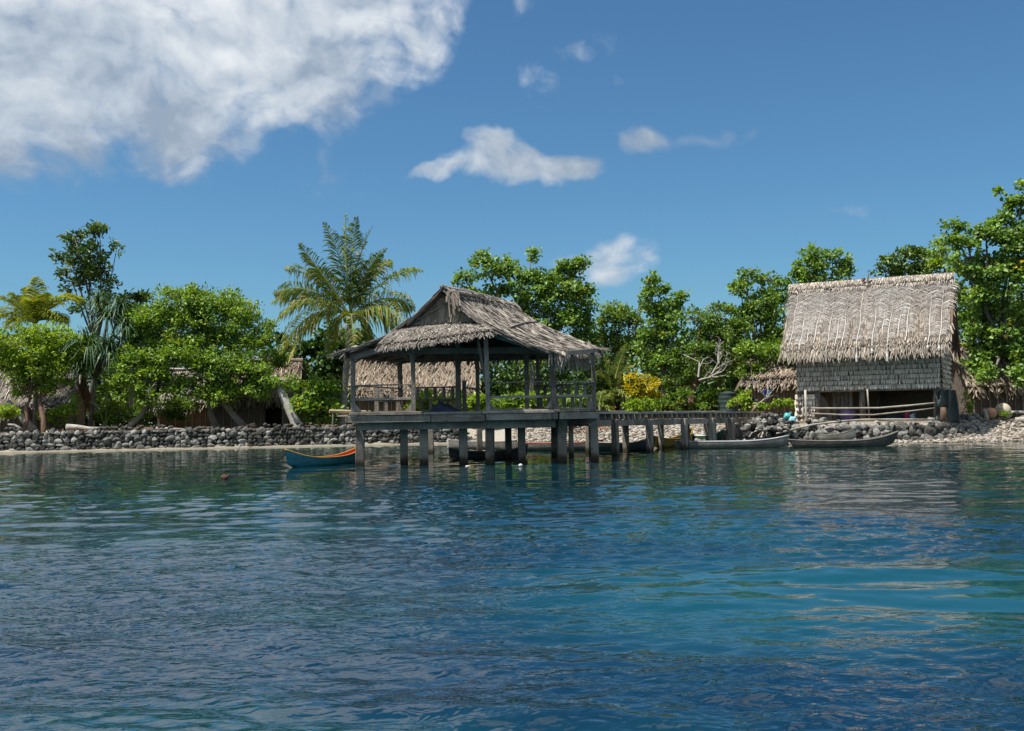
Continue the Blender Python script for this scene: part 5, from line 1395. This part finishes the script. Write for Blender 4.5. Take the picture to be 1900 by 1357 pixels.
# ------------------------------------------------------------------ palms
def frond_mesh(root, p0, p1, p2, mat, seed, n=60, ll=.85, wl=.045, hang=.6, tone=0.0, twist=0.0):
    """rachis p0-p1-p2 (quadratic) with hanging leaflets, one part"""
    rg = np.random.default_rng(seed); mb = MB()
    p0, p1, p2 = Vector(p0), Vector(p1), Vector(p2)
    B = lambda t: p0 * (1 - t) ** 2 + p1 * 2 * t * (1 - t) + p2 * t * t
    pts = [B(t) for t in np.linspace(0, 1, 12)]
    mb.tube(pts, [.05 * (1 - .85 * i / 11) for i in range(12)], 4, val=.8)
    for i in range(n):
        t = .10 + .9 * (i + .5) / n; p = B(t); d = (B(min(1, t + .02)) - B(t - .02)).normalized()
        upv = Vector((0, 0, 1)); side = d.cross(upv)
        if side.length < .15: side = d.cross(Vector((0.3, 1, 0)))
        side.normalize(); nup = side.cross(d).normalized()
        if twist: rot = Matrix.Rotation(twist, 3, d); side = rot @ side; nup = rot @ nup
        env = (.45 + .75 * math.sin(math.pi * min(1, .12 + t * .88))) * (1 - .55 * max(0, t - .75) / .25)
        for sd in (-1, 1):
            L = ll * env * rg.uniform(.8, 1.1); dirv = (side * sd * .75 + d * .55 + nup * .25 + Vector(rg.normal(0, .17, 3))).normalized()
            a = p; b = p + dirv * L * .45; b2 = p + dirv * L * .78 + Vector((0, 0, -hang * L * .22)); c = p + dirv * L * .95 + Vector((0, 0, -hang * L * .62))
            w = wl * rg.uniform(.7, 1.2); wd = (d * .8 + nup * .5).normalized() * w
            v = float(np.clip(rg.normal(.42 + tone + .15 * t, .14), 0, .95))
            if rg.random() < .03: v = 1.0
            mb._add([a - wd * .5, a + wd * .5, b + wd, b - wd, b2 + wd * .8, b2 - wd * .8, c], [(0, 1, 2, 3), (3, 2, 4, 5), (5, 4, 6)], v)
    return mb.build('frond', mat, root)

def coconut_palm():
    base = gnd(634, 66.5); cr = at(649, 588, 66.5)
    root = empty('coconut_palm', base, 'coconut palm with full crown behind the left end of the pavilion', 'palm')
    pts = [base - Vector((0, 0, .3)), base + Vector((0, 0, .25)), at(638, 740, 66.4), at(642, 690, 66.4), at(647, 640, 66.5), cr]
    m = MB(); m.tube(pts, [.42, .30, .22, .20, .19, .20], 12, wob=.04); m.build('trunk', M['palm_bark'], root, smooth=True)
    # (tip px, tip py, arch in px, depth at tip)
    fr = [(602, 414, -60, .4), (641, 398, 10, -.4), (662, 404, 25, .8), (692, 420, 60, -.5), (716, 462, 70, -.6), (704, 470, 26, 1.2), (556, 452, 2, .2), (530, 500, -34, 1.2), (510, 545, -40, -.5), (506, 562, -22, .8), (518, 592, -42, -1.6), (522, 655, -46, -1.0), (536, 672, -34, .2), (575, 500, -14, 1.6),
          (724, 484, 30, .8), (782, 502, 26, .2), (768, 572, 44, -.8), (752, 598, 30, -1.6), (735, 610, 26, .8), (655, 648, 8, -2.4), (612, 665, -18, 1.0), (692, 668, 20, 1.0)]
    for i, (tx, ty, bow, dy) in enumerate(fr):
        tip = at(tx, ty, 66.5 + dy)
        d = tip - cr; L = d.length
        lift = .30 + .22 * max(0, (ty - 480) / 200)
        ctl = cr + d * .52 + Vector((0, 0, L * lift * (1 if ty > 475 else .10))) + Vector((-bow * .012 if ty < 475 else bow * .012, 0, 0))
        tone = .16 if (tx, ty) in ((518, 592), (768, 572), (655, 648), (506, 562), (752, 598)) else (-.10 if ty < 475 else 0.0)
        if ty > 650 and tx < 540: tone = .22
        frond_mesh(root, cr + Vector((0, 0, random.uniform(-.1, .3))), ctl, tip, M['leaf_palm'], 900 + i, n=70, ll=1.1, wl=.042, hang=1.05 if ty > 470 else .5, tone=tone, twist=random.uniform(-.9, .9))
    m = MB()
    for k in range(7):
        t = k * .9; c = cr + Vector((math.cos(t) * .32, math.sin(t) * .32, -.15 - .1 * (k % 2)))
        m2 = MB(); m2.tube([c + Vector((0, 0, .16)), c + Vector((0, 0, .08)), c - Vector((0, 0, .06)), c - Vector((0, 0, .17))], [.03, .13, .14, .04], 9); m2.build('coconut', M['leaf_taro'], root, smooth=True)
random.seed(15)
coconut_palm()
def young_palm(name, label, base, cr, tips, mat, seed, ll=.8, tr=.16, Y=67, lift=.35, wl=.05):
    root = empty(name, base, label, 'palm')
    m = MB(); m.tube([base - Vector((0, 0, .2)), base.lerp(cr, .5) + Vector((.05, 0, 0)), cr], [tr * 1.3, tr, tr], 10, wob=.05); m.build('trunk', M['palm_bark'], root, smooth=True)
    for i, (tx, ty, dy) in enumerate(tips):
        tip = at(tx, ty, Y + dy); d = tip - cr
        ctl = cr + d * .5 + Vector((0, 0, d.length * lift * (1.0 if tip.z < cr.z + 1.6 else .25)))
        frond_mesh(root, cr, ctl, tip, M[mat], seed + i, n=64, ll=ll, wl=wl, hang=.55, tone=random.uniform(-.05, .15), twist=random.uniform(-.3, .3))
young_palm('young_palm', 'yellow green young coconut palm at the left edge of the village', gnd(66, 69), at(66, 602, 69),
           [(66, 514, 0), (50, 535, 1), (85, 545, -1), (0, 552, .5), (20, 545, 1.5), (158, 560, .2), (140, 556, -1), (-10, 590, -.5), (120, 600, -1.4), (100, 600, -1.8), (15, 610, -1.5), (60, 560, -2)], 'leaf_palm_y', 930, ll=1.0, Y=69, lift=.42)
young_palm('small_palm', 'small dark palm with low arching fronds by the golden shrub', gnd(1138, 66), at(1136, 726, 66),
           [(1120, 660, 0), (1160, 640, .4), (1175, 680, 0), (1168, 742, -1), (1150, 668, .8), (1108, 690, .3), (1180, 705, -.6), (1125, 745, -.8)], 'leaf_palm', 960, ll=.6, tr=.1, Y=66, lift=.35, wl=.04)
young_palm('small_palm', 'little palm with one pale frond beside the pavilion steps', gnd(1110, 65), at(1112, 752, 65),
           [(1140, 772, -1), (1128, 735, 0), (1095, 745, 0), (1118, 728, .4)], 'leaf_palm', 975, ll=.45, tr=.08, Y=65, lift=.3, wl=.04)

def pandanus():
    base = gnd(165, 68); root = empty('pandanus', base, 'pandanus with drooping tufts of long strap leaves at left', 'pandanus')
    heads = [(200, 590, 62, 0), (165, 640, 72, -.8), (185, 560, 48, .6), (225, 570, 50, .4), (150, 690, 60, -.6), (205, 650, 60, -.4), (235, 610, 48, 0), (140, 660, 50, .3)]
    w = MB(); f = at(178, 700, 68)
    w.tube([base - Vector((0, 0, .2)), base.lerp(f, .5), f], [.16, .13, .12], 9)
    for hi, (px, py, r, dy) in enumerate(heads):
        c = at(px, py, 68 + dy - .8); w.tube([f, f.lerp(c, .5) + Vector((0, 0, -.3)), c], [.10, .09, .08], 7)
        rg = np.random.default_rng(70 + hi); mb = MB(); R_ = r * .85 * 68 / FPX
        for k in range(150):
            t = rg.uniform(0, 6.28); el = rg.uniform(-.25, 1.25); d = Vector((math.cos(t) * math.cos(el), math.sin(t) * math.cos(el), math.sin(el)))
            L = R_ * rg.uniform(.75, 1.25)
            s = d.cross(Vector((0, 0, 1))).normalized() * .034
            a = c; b = c + d * L * .45 + Vector((0, 0, -.02 * L)); e = c + d * L * .72 + Vector((0, 0, -.22 * L)); g = c + d * L * .95 + Vector((0, 0, -.62 * L * rg.uniform(.5, 1.2)))
            mb._add([a - s, a + s, b + s, b - s, e + s * .8, e - s * .8, g], [(0, 1, 2, 3), (3, 2, 4, 5), (5, 4, 6)], float(np.clip(rg.normal(.45, .2), 0, .93)))
        mb.build('leaf_tuft', M['leaf_pand'], root)
    w.build('trunk', M['bark'], root, smooth=True)
pandanus()

def broad_plant(name, label, px, Y, leaves, mat='leaf_taro'):
    """leaves: (tip px, tip py, width m, dy) each a big blade on a stalk"""
    base = gnd(px, Y); root = empty(name, base, label, 'plant')
    for i, (tx, ty, wd, dy) in enumerate(leaves):
        rg = random.Random(i * 7 + px); tip = at(tx, ty, Y + dy); d = tip - base
        ctl = base + Vector((d.x * .25, d.y * .4, max(d.z, 1.0) * 1.05 + .2)); B = lambda t: base * (1 - t) ** 2 + ctl * 2 * t * (1 - t) + tip * t * t
        one('tube', [B(t) for t in (0, .2, .42)], [.05, .035, .025], 6, name='stalk', mat=M[mat], parent=root)
        mb = MB(); vs = []; fs = []; n = 9; v0 = rg.uniform(.3, .7)
        for k in range(n):
            t = .40 + .6 * k / (n - 1); p = B(t); dd = (B(min(1, t + .02)) - B(t - .02)).normalized()
            s = dd.cross(Vector((0, 0, 1))); s = (s if s.length > .2 else Vector((1, 0, 0))).normalized(); u = s.cross(dd).normalized()
            w = wd * math.sin(math.pi * min(.98, .10 + .88 * k / (n - 1))) ** .7
            vs += [p - s * w + u * w * .25, p, p + s * w + u * w * .25]
        for k in range(n - 1):
            a = k * 3; fs += [(a, a + 1, a + 4, a + 3), (a + 1, a + 2, a + 5, a + 4)]
        mb._add(vs, fs, v0); mb.build('leaf', M[mat], root, smooth=True)
broad_plant('banana_plant', 'young banana plant with one upright blade behind the driftwood log', 140, 67.2, [(133, 728, .28, 0), (158, 745, .2, .3), (118, 760, .18, -.3), (148, 735, .16, .5)])
broad_plant('banana_plant', 'banana plant with arching yellow green leaves beside the slender trunk', 195, 67.4, [(156, 748, .22, 0), (176, 768, .24, -.4), (214, 735, .15, .4), (226, 755, .2, .2), (200, 728, .12, .3)])
broad_plant('banana_plant', 'banana plant with pale blades seen through the right pavilion railing', 1045, 64.5, [(1036, 730, .2, 0), (1062, 738, .22, .2), (1048, 735, .14, -.2)])
broad_plant('broad_leaved_plant', 'low strap leaved plant at the foot of the golden shrub', 1196, 62.8, [(1180, 752, .1, 0), (1190, 745, .09, 0), (1204, 744, .1, 0), (1216, 752, .1, 0)])

# ------------------------------------------------------------------ bare branches, logs
def bare_tree(name, label, base, pts2d, Y, r, mat, seed, cat='branch', sub=3, bl=26):
    rg = random.Random(seed); b = at(*base, Y); root = empty(name, b, label, cat); m = MB()
    def grow(p, d, r, L, lev):
        q = p + d * L; mid = p.lerp(q, .5) + Vector((rg.uniform(-.1, .1), rg.uniform(-.1, .1), rg.uniform(-.05, .1))) * L
        m.tube([p, mid, q], [r, r * .8, r * .6], 5, cap=False)
        if lev > 0:
            for k in range(rg.choice((2, 3))):
                dd = (d + Vector((rg.gauss(0, .55), rg.gauss(0, .4), rg.gauss(.12, .45)))).normalized(); grow(q if k else mid, dd, r * .55, L * rg.uniform(.5, .8), lev - 1)
    for (ax, ay, bx, by, dy) in pts2d:
        a = at(ax, ay, Y); e = at(bx, by, Y + dy); grow(a, (e - a).normalized(), r, (e - a).length, sub)
    m.build('branches', mat, root, smooth=True); return root
bare_tree('dead_branch', 'pale bare dead branch forking in front of the dark trees', (1300, 708), [(1297, 706, 1320, 700, -.3), (1318, 700, 1334, 672, 0), (1316, 702, 1340, 690, -.2), (1296, 700, 1298, 672, .3), (1334, 674, 1333, 655, .2)], 64.2, .075, M['bark_pale'], 3, sub=3)
bare_tree('dead_branch', 'thin pale dead sticks crossing in front of the half hidden hut', (1418, 762), [(1396, 762, 1424, 735, 0), (1424, 737, 1440, 718, 0), (1424, 740, 1398, 712, 0), (1420, 745, 1427, 715, .1)], 59.2, .035, M['bark_pale'], 4, sub=1)
bare_tree('dead_branch', 'grey bare twig hanging from the spreading tree', (278, 716), [(264, 724, 275, 727, 0), (275, 726, 284, 716, 0), (277, 726, 276, 736, 0)], 65.2, .03, M['bark_pale'], 5, sub=1)
def log(name, label, pts, r, mat, cat='log'): return pole(name, label, pts, r[0], r[1], mat, 10, cat)
w_ = lambda px, py: at(px, py, 64.0)
log('driftwood_log', 'pale driftwood log lying on top of the sea wall', [at(124, 793, 63.6), at(145, 794, 63.6), at(165, 797, 63.6), at(192, 797, 63.7)], (.22, .14), M['bark_pale'])
log('driftwood_log', 'thin pale driftwood plank on the sea wall under the spreading tree', [at(290, 795, 64.2), at(315, 796, 64.2), at(345, 797.5, 64.2)], (.10, .08), M['bark_pale'])
log('driftwood_branch', 'bleached curved branch lying on the left end of the sea wall', [at(15, 788, 63.4), at(27, 789, 63.4), at(33, 793, 63.4), at(40, 797, 63.4)], (.06, .10), M['bark_pale'], 'branch')
log('fallen_trunk', 'leaning weathered trunk in front of the dark left hut', [at(62, 798, 66), at(45, 780, 66.4), at(28, 762, 66.6), at(15, 745, 66.8)], (.28, .15), M['bark_pale'], 'trunk')
for i, (a, b, c) in enumerate((((86, 800), (90, 808), (97, 815)), ((97, 806), (98, 812), (98, 822)), ((114, 806), (117, 814), (123, 822)))):
    o = pole('root', 'pale exposed root trailing down the face of the sea wall', [at(*a, 62.3), at(*b, 62.1), at(*c, 61.95)], .045, .03, M['bark_pale'], 6, 'root', 'roots trailing down the sea wall')

# fallen leaves: on the wall top and beside the jetty
def litter(name, label, areas, seed):
    rg = np.random.default_rng(seed); Cs = []
    for (p, rx, ry, n, lift) in areas:
        t = rg.uniform(0, 6.28, n); r = np.sqrt(rg.random(n)); x = p.x + rx * r * np.cos(t); y = p.y + ry * r * np.sin(t)
        z = np.maximum(ground_z(x, y), p.z if lift else -9) + rg.uniform(.01, .10, n); Cs.append(np.stack([x, y, z], -1))
    C = np.concatenate(Cs); n = len(C)
    D = rg.normal(0, 1, (n, 3)); D[:, 2] *= .3; N = np.array([0, 0, 1.0]) + rg.normal(0, .4, (n, 3)); L = rg.uniform(.12, .24, n)
    o = leaf_batch(C, D, N, L, L * .55, rg.random(n), name, M['litter'], None); tag(o, label, 'fallen leaves', kind='stuff')
litter('fallen_leaves', 'orange brown fallen leaves on the wall top and the ground behind the jetty',
       [(Vector((-27.3, 63.4, 1.1)), 1.6, .5, 200, True), (gnd(410, 66), 2.2, .8, 300, False), (gnd(1175, 64), 3.2, 2.2, 1500, False), (gnd(1240, 64), 2.0, 2.0, 700, False), (gnd(1085, 64.5), 2, 1.5, 300, False)], 5)
# ------------------------------------------------------------------ canoes
def canoe(name, label, a, b, beam, hmid, rise_a, rise_b, out_mat, in_mat, rim_mat, zb=-.06, roll=0.0, rake=.12, thwarts=2, dz_end=0.0, flat_in=True):
    """a, b: plan ends; hull with real thickness, thwarts across"""
    a = Vector(a); b = Vector(b); c = (a + b) / 2; L = (b - a).length; ex = (b - a).normalized(); ex.z = 0; ex.normalize(); ey = Vector((-ex.y, ex.x, 0))
    root = empty(name, Vector((c.x, c.y, zb)), label, 'canoe'); ns, nc = 30, 13
    def sec(s, inset):
        e = abs(s); hb = beam / 2 * max(0.0, 1 - e ** 2.4) ** .75 - inset; hb = max(hb, .004)
        rise = (rise_a if s < 0 else rise_b)
        top = zb + hmid + rise * e ** 2.6; kz = zb + (.06 if inset else 0) + max(0, rise * .55) * max(0, (e - .62) / .38) ** 1.8
        if inset: kz += .05 * e ** 4
        kz = min(kz, top - .04)
        x = s * L / 2 * (1 + (0 if inset else 0))
        pts = []
        for k in range(nc):
            t = math.pi * k / (nc - 1); ct, st = math.cos(t), math.sin(t)
            yy = hb * math.copysign(abs(ct) ** .55, ct); f = st ** .8
            zz = top + (kz - top) * f
            xx = x - math.copysign(rake * e ** 5 * L * .1 * f, s)
            p = c + ex * xx + ey * yy; p = Vector((p.x, p.y, zz + dz_end * s))
            if roll: p = Vector((p.x, p.y, p.z)) + Vector((0, 0, roll * yy))
            pts.append(p)
        return pts
    ss = [-1 + 2 * i / (ns - 1) for i in range(ns)]; ss = [math.copysign(abs(s) ** .8, s) for s in ss]
    def skin(inset, flip):
        V = []; F = []
        for s in ss: V += sec(s * (.985 if inset else 1), inset)
        for i in range(ns - 1):
            for k in range(nc - 1):
                q = (i * nc + k, i * nc + k + 1, (i + 1) * nc + k + 1, (i + 1) * nc + k); F.append(q[::-1] if flip else q)
        return V, F
    V, F = skin(0, False); hull = np_mesh('hull', np.array([list(v) for v in V]), np.array(F), out_mat, root, smooth=True)
    V2, F2 = skin(.035, True); np_mesh('inside', np.array([list(v) for v in V2]), np.array(F2), in_mat, root, smooth=True)
    for sd, k in ((0, 0), (1, nc - 1)):
        m = MB(); pts = [(V[i * nc + k] + V2[i * nc + k]) / 2 + Vector((0, 0, .01)) for i in range(ns)]
        m.tube(pts, [.028] * ns, 6); m.build('gunwale', rim_mat, hull, smooth=True)
    for t in range(thwarts):
        s = (-.45, .40, 0.0)[t]; q = sec(s, .03); p0, p1 = q[0] - Vector((0, 0, .09)), q[-1] - Vector((0, 0, .09))
        one('beam', p0, p1, .20, .03, name='thwart', mat=in_mat, parent=root)
    return root
blue = mat_noise('blue_paint', [(.30, (.02, .10, .13)), (.42, (.036, .185, .235)), (.62, (.05, .225, .275)), (.74, (.16, .26, .27))], 5, .5, .3, 20, .02, stretch=(.5, .5, 2)); orange = paint('orange_paint', (0.62, 0.12, 0.035), .5, .15); ochre = paint('ochre_rim', (0.42, 0.25, 0.08), .5, .15)
dug = mat_wood('dugout_wood', (0.05, 0.045, 0.038), (0.125, 0.112, 0.095), (0.23, 0.21, 0.18)); dugdark = mat_wood('dark_hull', (0.02, 0.02, 0.02), (0.05, 0.045, 0.042), (0.10, 0.09, 0.085)); pale = mat_wood('pale_hull', (0.09, 0.082, 0.07), (0.185, 0.17, 0.148), (0.30, 0.28, 0.245))
def W0(px, py): return gz(px, py, 0.0)
canoe('canoe', 'small blue canoe with orange inside floating beside the corner pile', W0(534, 868.5) + Vector((-.05, -.25, 0)), W0(664, 860) + Vector((.12, 1.0, 0)), .74, .36, .40, .44, blue, orange, ochre, zb=-.06, rake=.25)
canoe('canoe', 'dark dugout canoe with upturned bow under the pavilion', W0(832, 852), W0(980, 849), .62, .30, .22, .30, dugdark, dugdark, M['wood'], zb=-.05)
canoe('canoe', 'grey brown dugout drawn up by the sea wall behind the dark dugout', W0(832, 834), W0(960, 838), .6, .40, .08, .12, dug, dugdark, pale, zb=.02)
canoe('canoe', 'long weathered pale canoe lying between the rear pavilion piles', W0(950, 837), W0(1120, 836), .66, .38, .06, .15, pale, dug, paint('red_rim', (.22, .05, .03), .6), zb=-.02)
canoe('canoe', 'long black canoe under the near end of the jetty', W0(1085, 838), W0(1216, 835.5), .7, .42, .12, .30, paint('black_teal_hull', (0.015, 0.028, 0.03), .5), dugdark, M['wood'], zb=-.04)
yel = mat_wood('yellow_hull', (0.13, 0.09, 0.01), (0.26, 0.18, 0.02), (0.36, 0.26, 0.05))
canoe('canoe', 'yellow canoe with raised square bow beneath the jetty', W0(1216, 832.5) + Vector((-.1, -.3, 0)), W0(1286, 826) + Vector((.15, 1.0, 0)), .74, .42, .22, .50, yel, mat_wood('ochre_inside', (0.09, 0.055, 0.01), (0.17, 0.11, 0.025), (0.26, 0.17, 0.05)), yel, zb=-.02)
canoe('canoe', 'long silver grey canoe with white rim lying along the shore', W0(1252, 833), W0(1466, 830.5), .70, .36, .05, .26, pale, dug, paint('white_rim', (.30, .31, .33), .6), zb=-.04, thwarts=3)
canoe('canoe', 'green canoe with white rim pulled up between the jetty posts', W0(1306, 826) + Vector((-.4, 1.2, 0)), W0(1342, 826) + Vector((.1, .3, 0)), .66, .42, .12, .26, paint('green_hull', (0.035, 0.085, 0.06), .5), dugdark, paint('white_rim', (.55, .60, .57), .5), zb=.06, dz_end=.06)
canoe('canoe', 'pale upturned bow of a canoe stored under the jetty', Vector((11.3, 55.3, 0)), Vector((12.1, 54.0, 0)), .5, .40, .1, .42, pale, dug, pale, zb=.25, dz_end=.12)
canoe('canoe', 'long grey dugout canoe with high pointed bow at the foot of the terrace', W0(1462, 831.5), W0(1669, 828), .66, .34, .10, .42, dug, dug, pale, zb=-.05, rake=.5)
canoe('canoe', 'shorter bleached canoe lying behind the long grey dugout', W0(1500, 826) + Vector((0, 1.6, 0)), W0(1606, 826) + Vector((0, 1.3, 0)), .6, .34, .12, .34, pale, pale, pale, zb=.14)

# ------------------------------------------------------------------ small things afloat
def lump(name, c, rx, ry, rz, mat, label, cat, seed, group=None):
    bm = bmesh.new(); bmesh.ops.create_icosphere(bm, subdivisions=3, radius=1); rg = random.Random(seed); a = [rg.uniform(0, 6) for _ in range(4)]
    for v in bm.verts:
        x, y, z = v.co; k = 1 + .10 * math.sin(4 * x + a[0]) * math.sin(5 * z + a[1]) + .06 * math.sin(9 * y + a[2] + 6 * x)
        v.co = Vector((x * rx * k, y * ry * k, z * rz * k))
    me = bpy.data.meshes.new(name); bm.to_mesh(me); bm.free(); me.polygons.foreach_set('use_smooth', np.ones(len(me.polygons), dtype=bool))
    o = link(name, me, mat, None, c); return tag(o, label, cat, group)
foam = paint('white_foam', (.66, .62, .55), .7, .12)
lump('float', gz(868, 866.5, 0) + Vector((0, 0, .02)), .09, .07, .03, foam, 'flat white float drifting under the pavilion front', 'float', 1)
lump('float', gz(966, 866, 0) + Vector((0, 0, .04)), .075, .07, .06, foam, 'round white float drifting by the slim dark pile', 'float', 2)
lump('coconut', gz(416.5, 889, 0) + Vector((0, 0, .035)), .12, .10, .10, paint('brown_husk', (.10, .04, .02), .8, .4), 'brown coconut husk floating on open water', 'coconut', 3)
bare_tree('drift_twig', 'thin twig sticking up out of the shallow water off the sea wall', (464, 838), [(463, 838, 464, 824, 0), (463, 832, 470, 828, 0)], 55, .018, M['bark_red'], 12, cat='twig', sub=1)
bare_tree('drift_twig', 'spindly forked twig lying in the shallows near the upright twig', (440, 842), [(452, 840, 442, 834, 0), (443, 838, 446, 828, 0), (440, 842, 452, 846, 0)], 53.5, .018, M['bark_red'], 13, cat='twig', sub=1)
o = sheet_o = None
def sheet_cloth():
    c = at(345, 731, 71); V = []; nu, nv = 10, 5
    for j in range(nv):
        for i in range(nu):
            u, v = i / (nu - 1), j / (nv - 1); V.append(tuple(at(334 + 20 * u, 728 + 5 * v + 3 * math.sin(u * 3), 70.6 + .4 * v)))
    F = [(j * nu + i, j * nu + i + 1, (j + 1) * nu + i + 1, (j + 1) * nu + i) for j in range(nv - 1) for i in range(nu - 1)]
    o = np_mesh('blue_sheet', np.array(V), np.array(F), paint('bright_blue_sheet', (.03, .17, .48), .5, .2), base=c, smooth=True); s = o.modifiers.new('solid', 'SOLIDIFY'); s.thickness = .01
    tag(o, 'scrap of bright blue tarpaulin under the spreading tree', 'tarpaulin')
sheet_cloth()
def laundry(px, py, w, h, Y, col, label):
    V = []; nu, nv = 7, 8
    for j in range(nv):
        for i in range(nu):
            u, v = i / (nu - 1), j / (nv - 1); V.append(tuple(at(px + w * (u - .5) * (1 - .15 * v), py + h * v, Y + .06 * math.sin(u * 9 + v * 3))))
    F = [(j * nu + i, j * nu + i + 1, (j + 1) * nu + i + 1, (j + 1) * nu + i) for j in range(nv - 1) for i in range(nu - 1)]
    o = np_mesh('hanging_cloth', np.array(V), np.array(F), paint('cloth_' + label.split()[0], col, .8, .25), base=at(px, py + h, Y), smooth=True); s = o.modifiers.new('solid', 'SOLIDIFY'); s.thickness = .012
    tag(o, label, 'cloth')
laundry(1419, 723, 6, 11, 61.0, (.02, .06, .25), 'navy cloth hanging under the eave of the half hidden hut')
laundry(1427, 725, 4, 8, 60.9, (.10, .32, .55), 'light blue cloth hanging beside the navy cloth')

# ------------------------------------------------------------------ two villagers, partly hidden by shrubs
def person(label, feet, h, face, shirt, lower, hair, sit=False, seed=0):
    root = empty('person', feet, label, 'person')
    sc = h / 1.65; fx = Vector((math.sin(face), -math.cos(face), 0)); sx = Vector((math.cos(face), math.sin(face), 0))
    def q(r, f, z): return feet + sx * (r * sc) + fx * (f * sc) + Vector((0, 0, z * sc))
    hip = .46 if sit else .90; kz = .46 if sit else .48
    def skin_obj(name, verts, edges, radii, mat):
        me = bpy.data.meshes.new(name); me.from_pydata([tuple(v - feet) for v in verts], edges, []); me.update()
        o = link(name, me, mat, root)
        md = o.modifiers.new('skin', 'SKIN'); md.use_smooth_shade = True
        for i, r in enumerate(radii): me.skin_vertices[0].data[i].radius = (r * sc, r * sc)
        me.skin_vertices[0].data[0].use_root = True
        sb = o.modifiers.new('sub', 'SUBSURF'); sb.levels = 1; sb.render_levels = 1
        return o
    kf = .40 if sit else .03
    V = [q(0, 0, hip), q(0, 0, hip + .22), q(0, .01, hip + .48), q(0, .02, hip + .60), q(0, .04, hip + .68), q(0, .05, hip + .76),
         q(.10, 0, hip - .03), q(.12, kf, kz), q(.12, kf + (.05 if sit else -.02), .09), q(.12, kf + .16, .04),
         q(-.10, 0, hip - .03), q(-.12, kf, kz), q(-.12, kf + (.05 if sit else -.02), .09), q(-.12, kf + .16, .04),
         q(.19, 0, hip + .50), q(.24, .05, hip + .22), q(.22, .22, hip + .06), q(.21, .30, hip + .04),
         q(-.19, 0, hip + .50), q(-.25, .03, hip + .22), q(-.24, .16, hip - .02), q(-.23, .23, hip - .06)]
    E = [(0, 1), (1, 2), (2, 3), (3, 4), (4, 5), (0, 6), (6, 7), (7, 8), (8, 9), (0, 10), (10, 11), (11, 12), (12, 13), (2, 14), (14, 15), (15, 16), (16, 17), (2, 18), (18, 19), (19, 20), (20, 21)]
    Rr = [.14, .13, .14, .055, .085, .095, .085, .06, .045, .04, .085, .06, .045, .04, .055, .042, .034, .036, .055, .042, .034, .036]
    skin_obj('body', V, E, Rr, paint('brown_skin', (.075, .038, .022), .6, .1))
    Vs = [q(0, 0, hip + .02), q(0, 0, hip + .24), q(0, .01, hip + .49), q(0, .015, hip + .55), q(.18, .0, hip + .50), q(.23, .045, hip + .28), q(-.18, 0, hip + .50), q(-.235, .03, hip + .28)]
    skin_obj('shirt', Vs, [(0, 1), (1, 2), (2, 3), (2, 4), (4, 5), (2, 6), (6, 7)], [.165, .155, .16, .07, .075, .065, .075, .065], paint('shirt_' + str(seed), shirt, .85, .15))
    Vl = [q(0, 0, hip + .04), q(.09, .02, hip - .05), q(.12, kf, kz + .02), q(-.09, .02, hip - .05), q(-.12, kf, kz + .02)]
    skin_obj('shorts', Vl, [(0, 1), (1, 2), (0, 3), (3, 4)], [.165, .105, .085, .105, .085], paint('shorts_' + str(seed), lower, .85, .15))
    bm = bmesh.new(); bmesh.ops.create_uvsphere(bm, u_segments=14, v_segments=10, radius=.115 * sc)
    hc = q(0, .035, hip + .79)
    for v in bm.verts:
        v.co.z = max(v.co.z, -.03 * sc) if v.co.dot(fx) < .02 else max(v.co.z, .035 * sc)
        v.co = v.co + hc - feet
    me = bpy.data.meshes.new('hair'); bm.to_mesh(me); bm.free(); link('hair', me, paint('hair_' + str(seed), hair, .9, .2), root)
    bm = bmesh.new(); fpos = q(0, .045, hip + .74)
    for r_, z_, s_ in ((.035, .02, .016), (-.035, .02, .016), (0, -.012, .02), (0, -.05, .022)):
        mt = Matrix.Translation(fpos - feet + sx * r_ * sc + fx * .098 * sc + Vector((0, 0, z_ * sc))); bmesh.ops.create_icosphere(bm, subdivisions=1, radius=s_ * sc, matrix=mt)
    me = bpy.data.meshes.new('face'); bm.to_mesh(me); bm.free(); o = link('face', me, paint('face_' + str(seed), (.04, .018, .012), .5, .1), root); o['kind'] = 'stuff'
    return root
person('person in dark navy clothes standing by the half hidden hut', gnd(1393, 60.8), 1.62, .3, (.012, .014, .05), (.012, .012, .02), (.01, .008, .007), seed=1)
person('person in bright pink top sitting by the half hidden hut', gnd(1405, 60.0), 1.55, -.2, (.55, .03, .22), (.20, .02, .05), (.09, .085, .08), sit=True, seed=2)
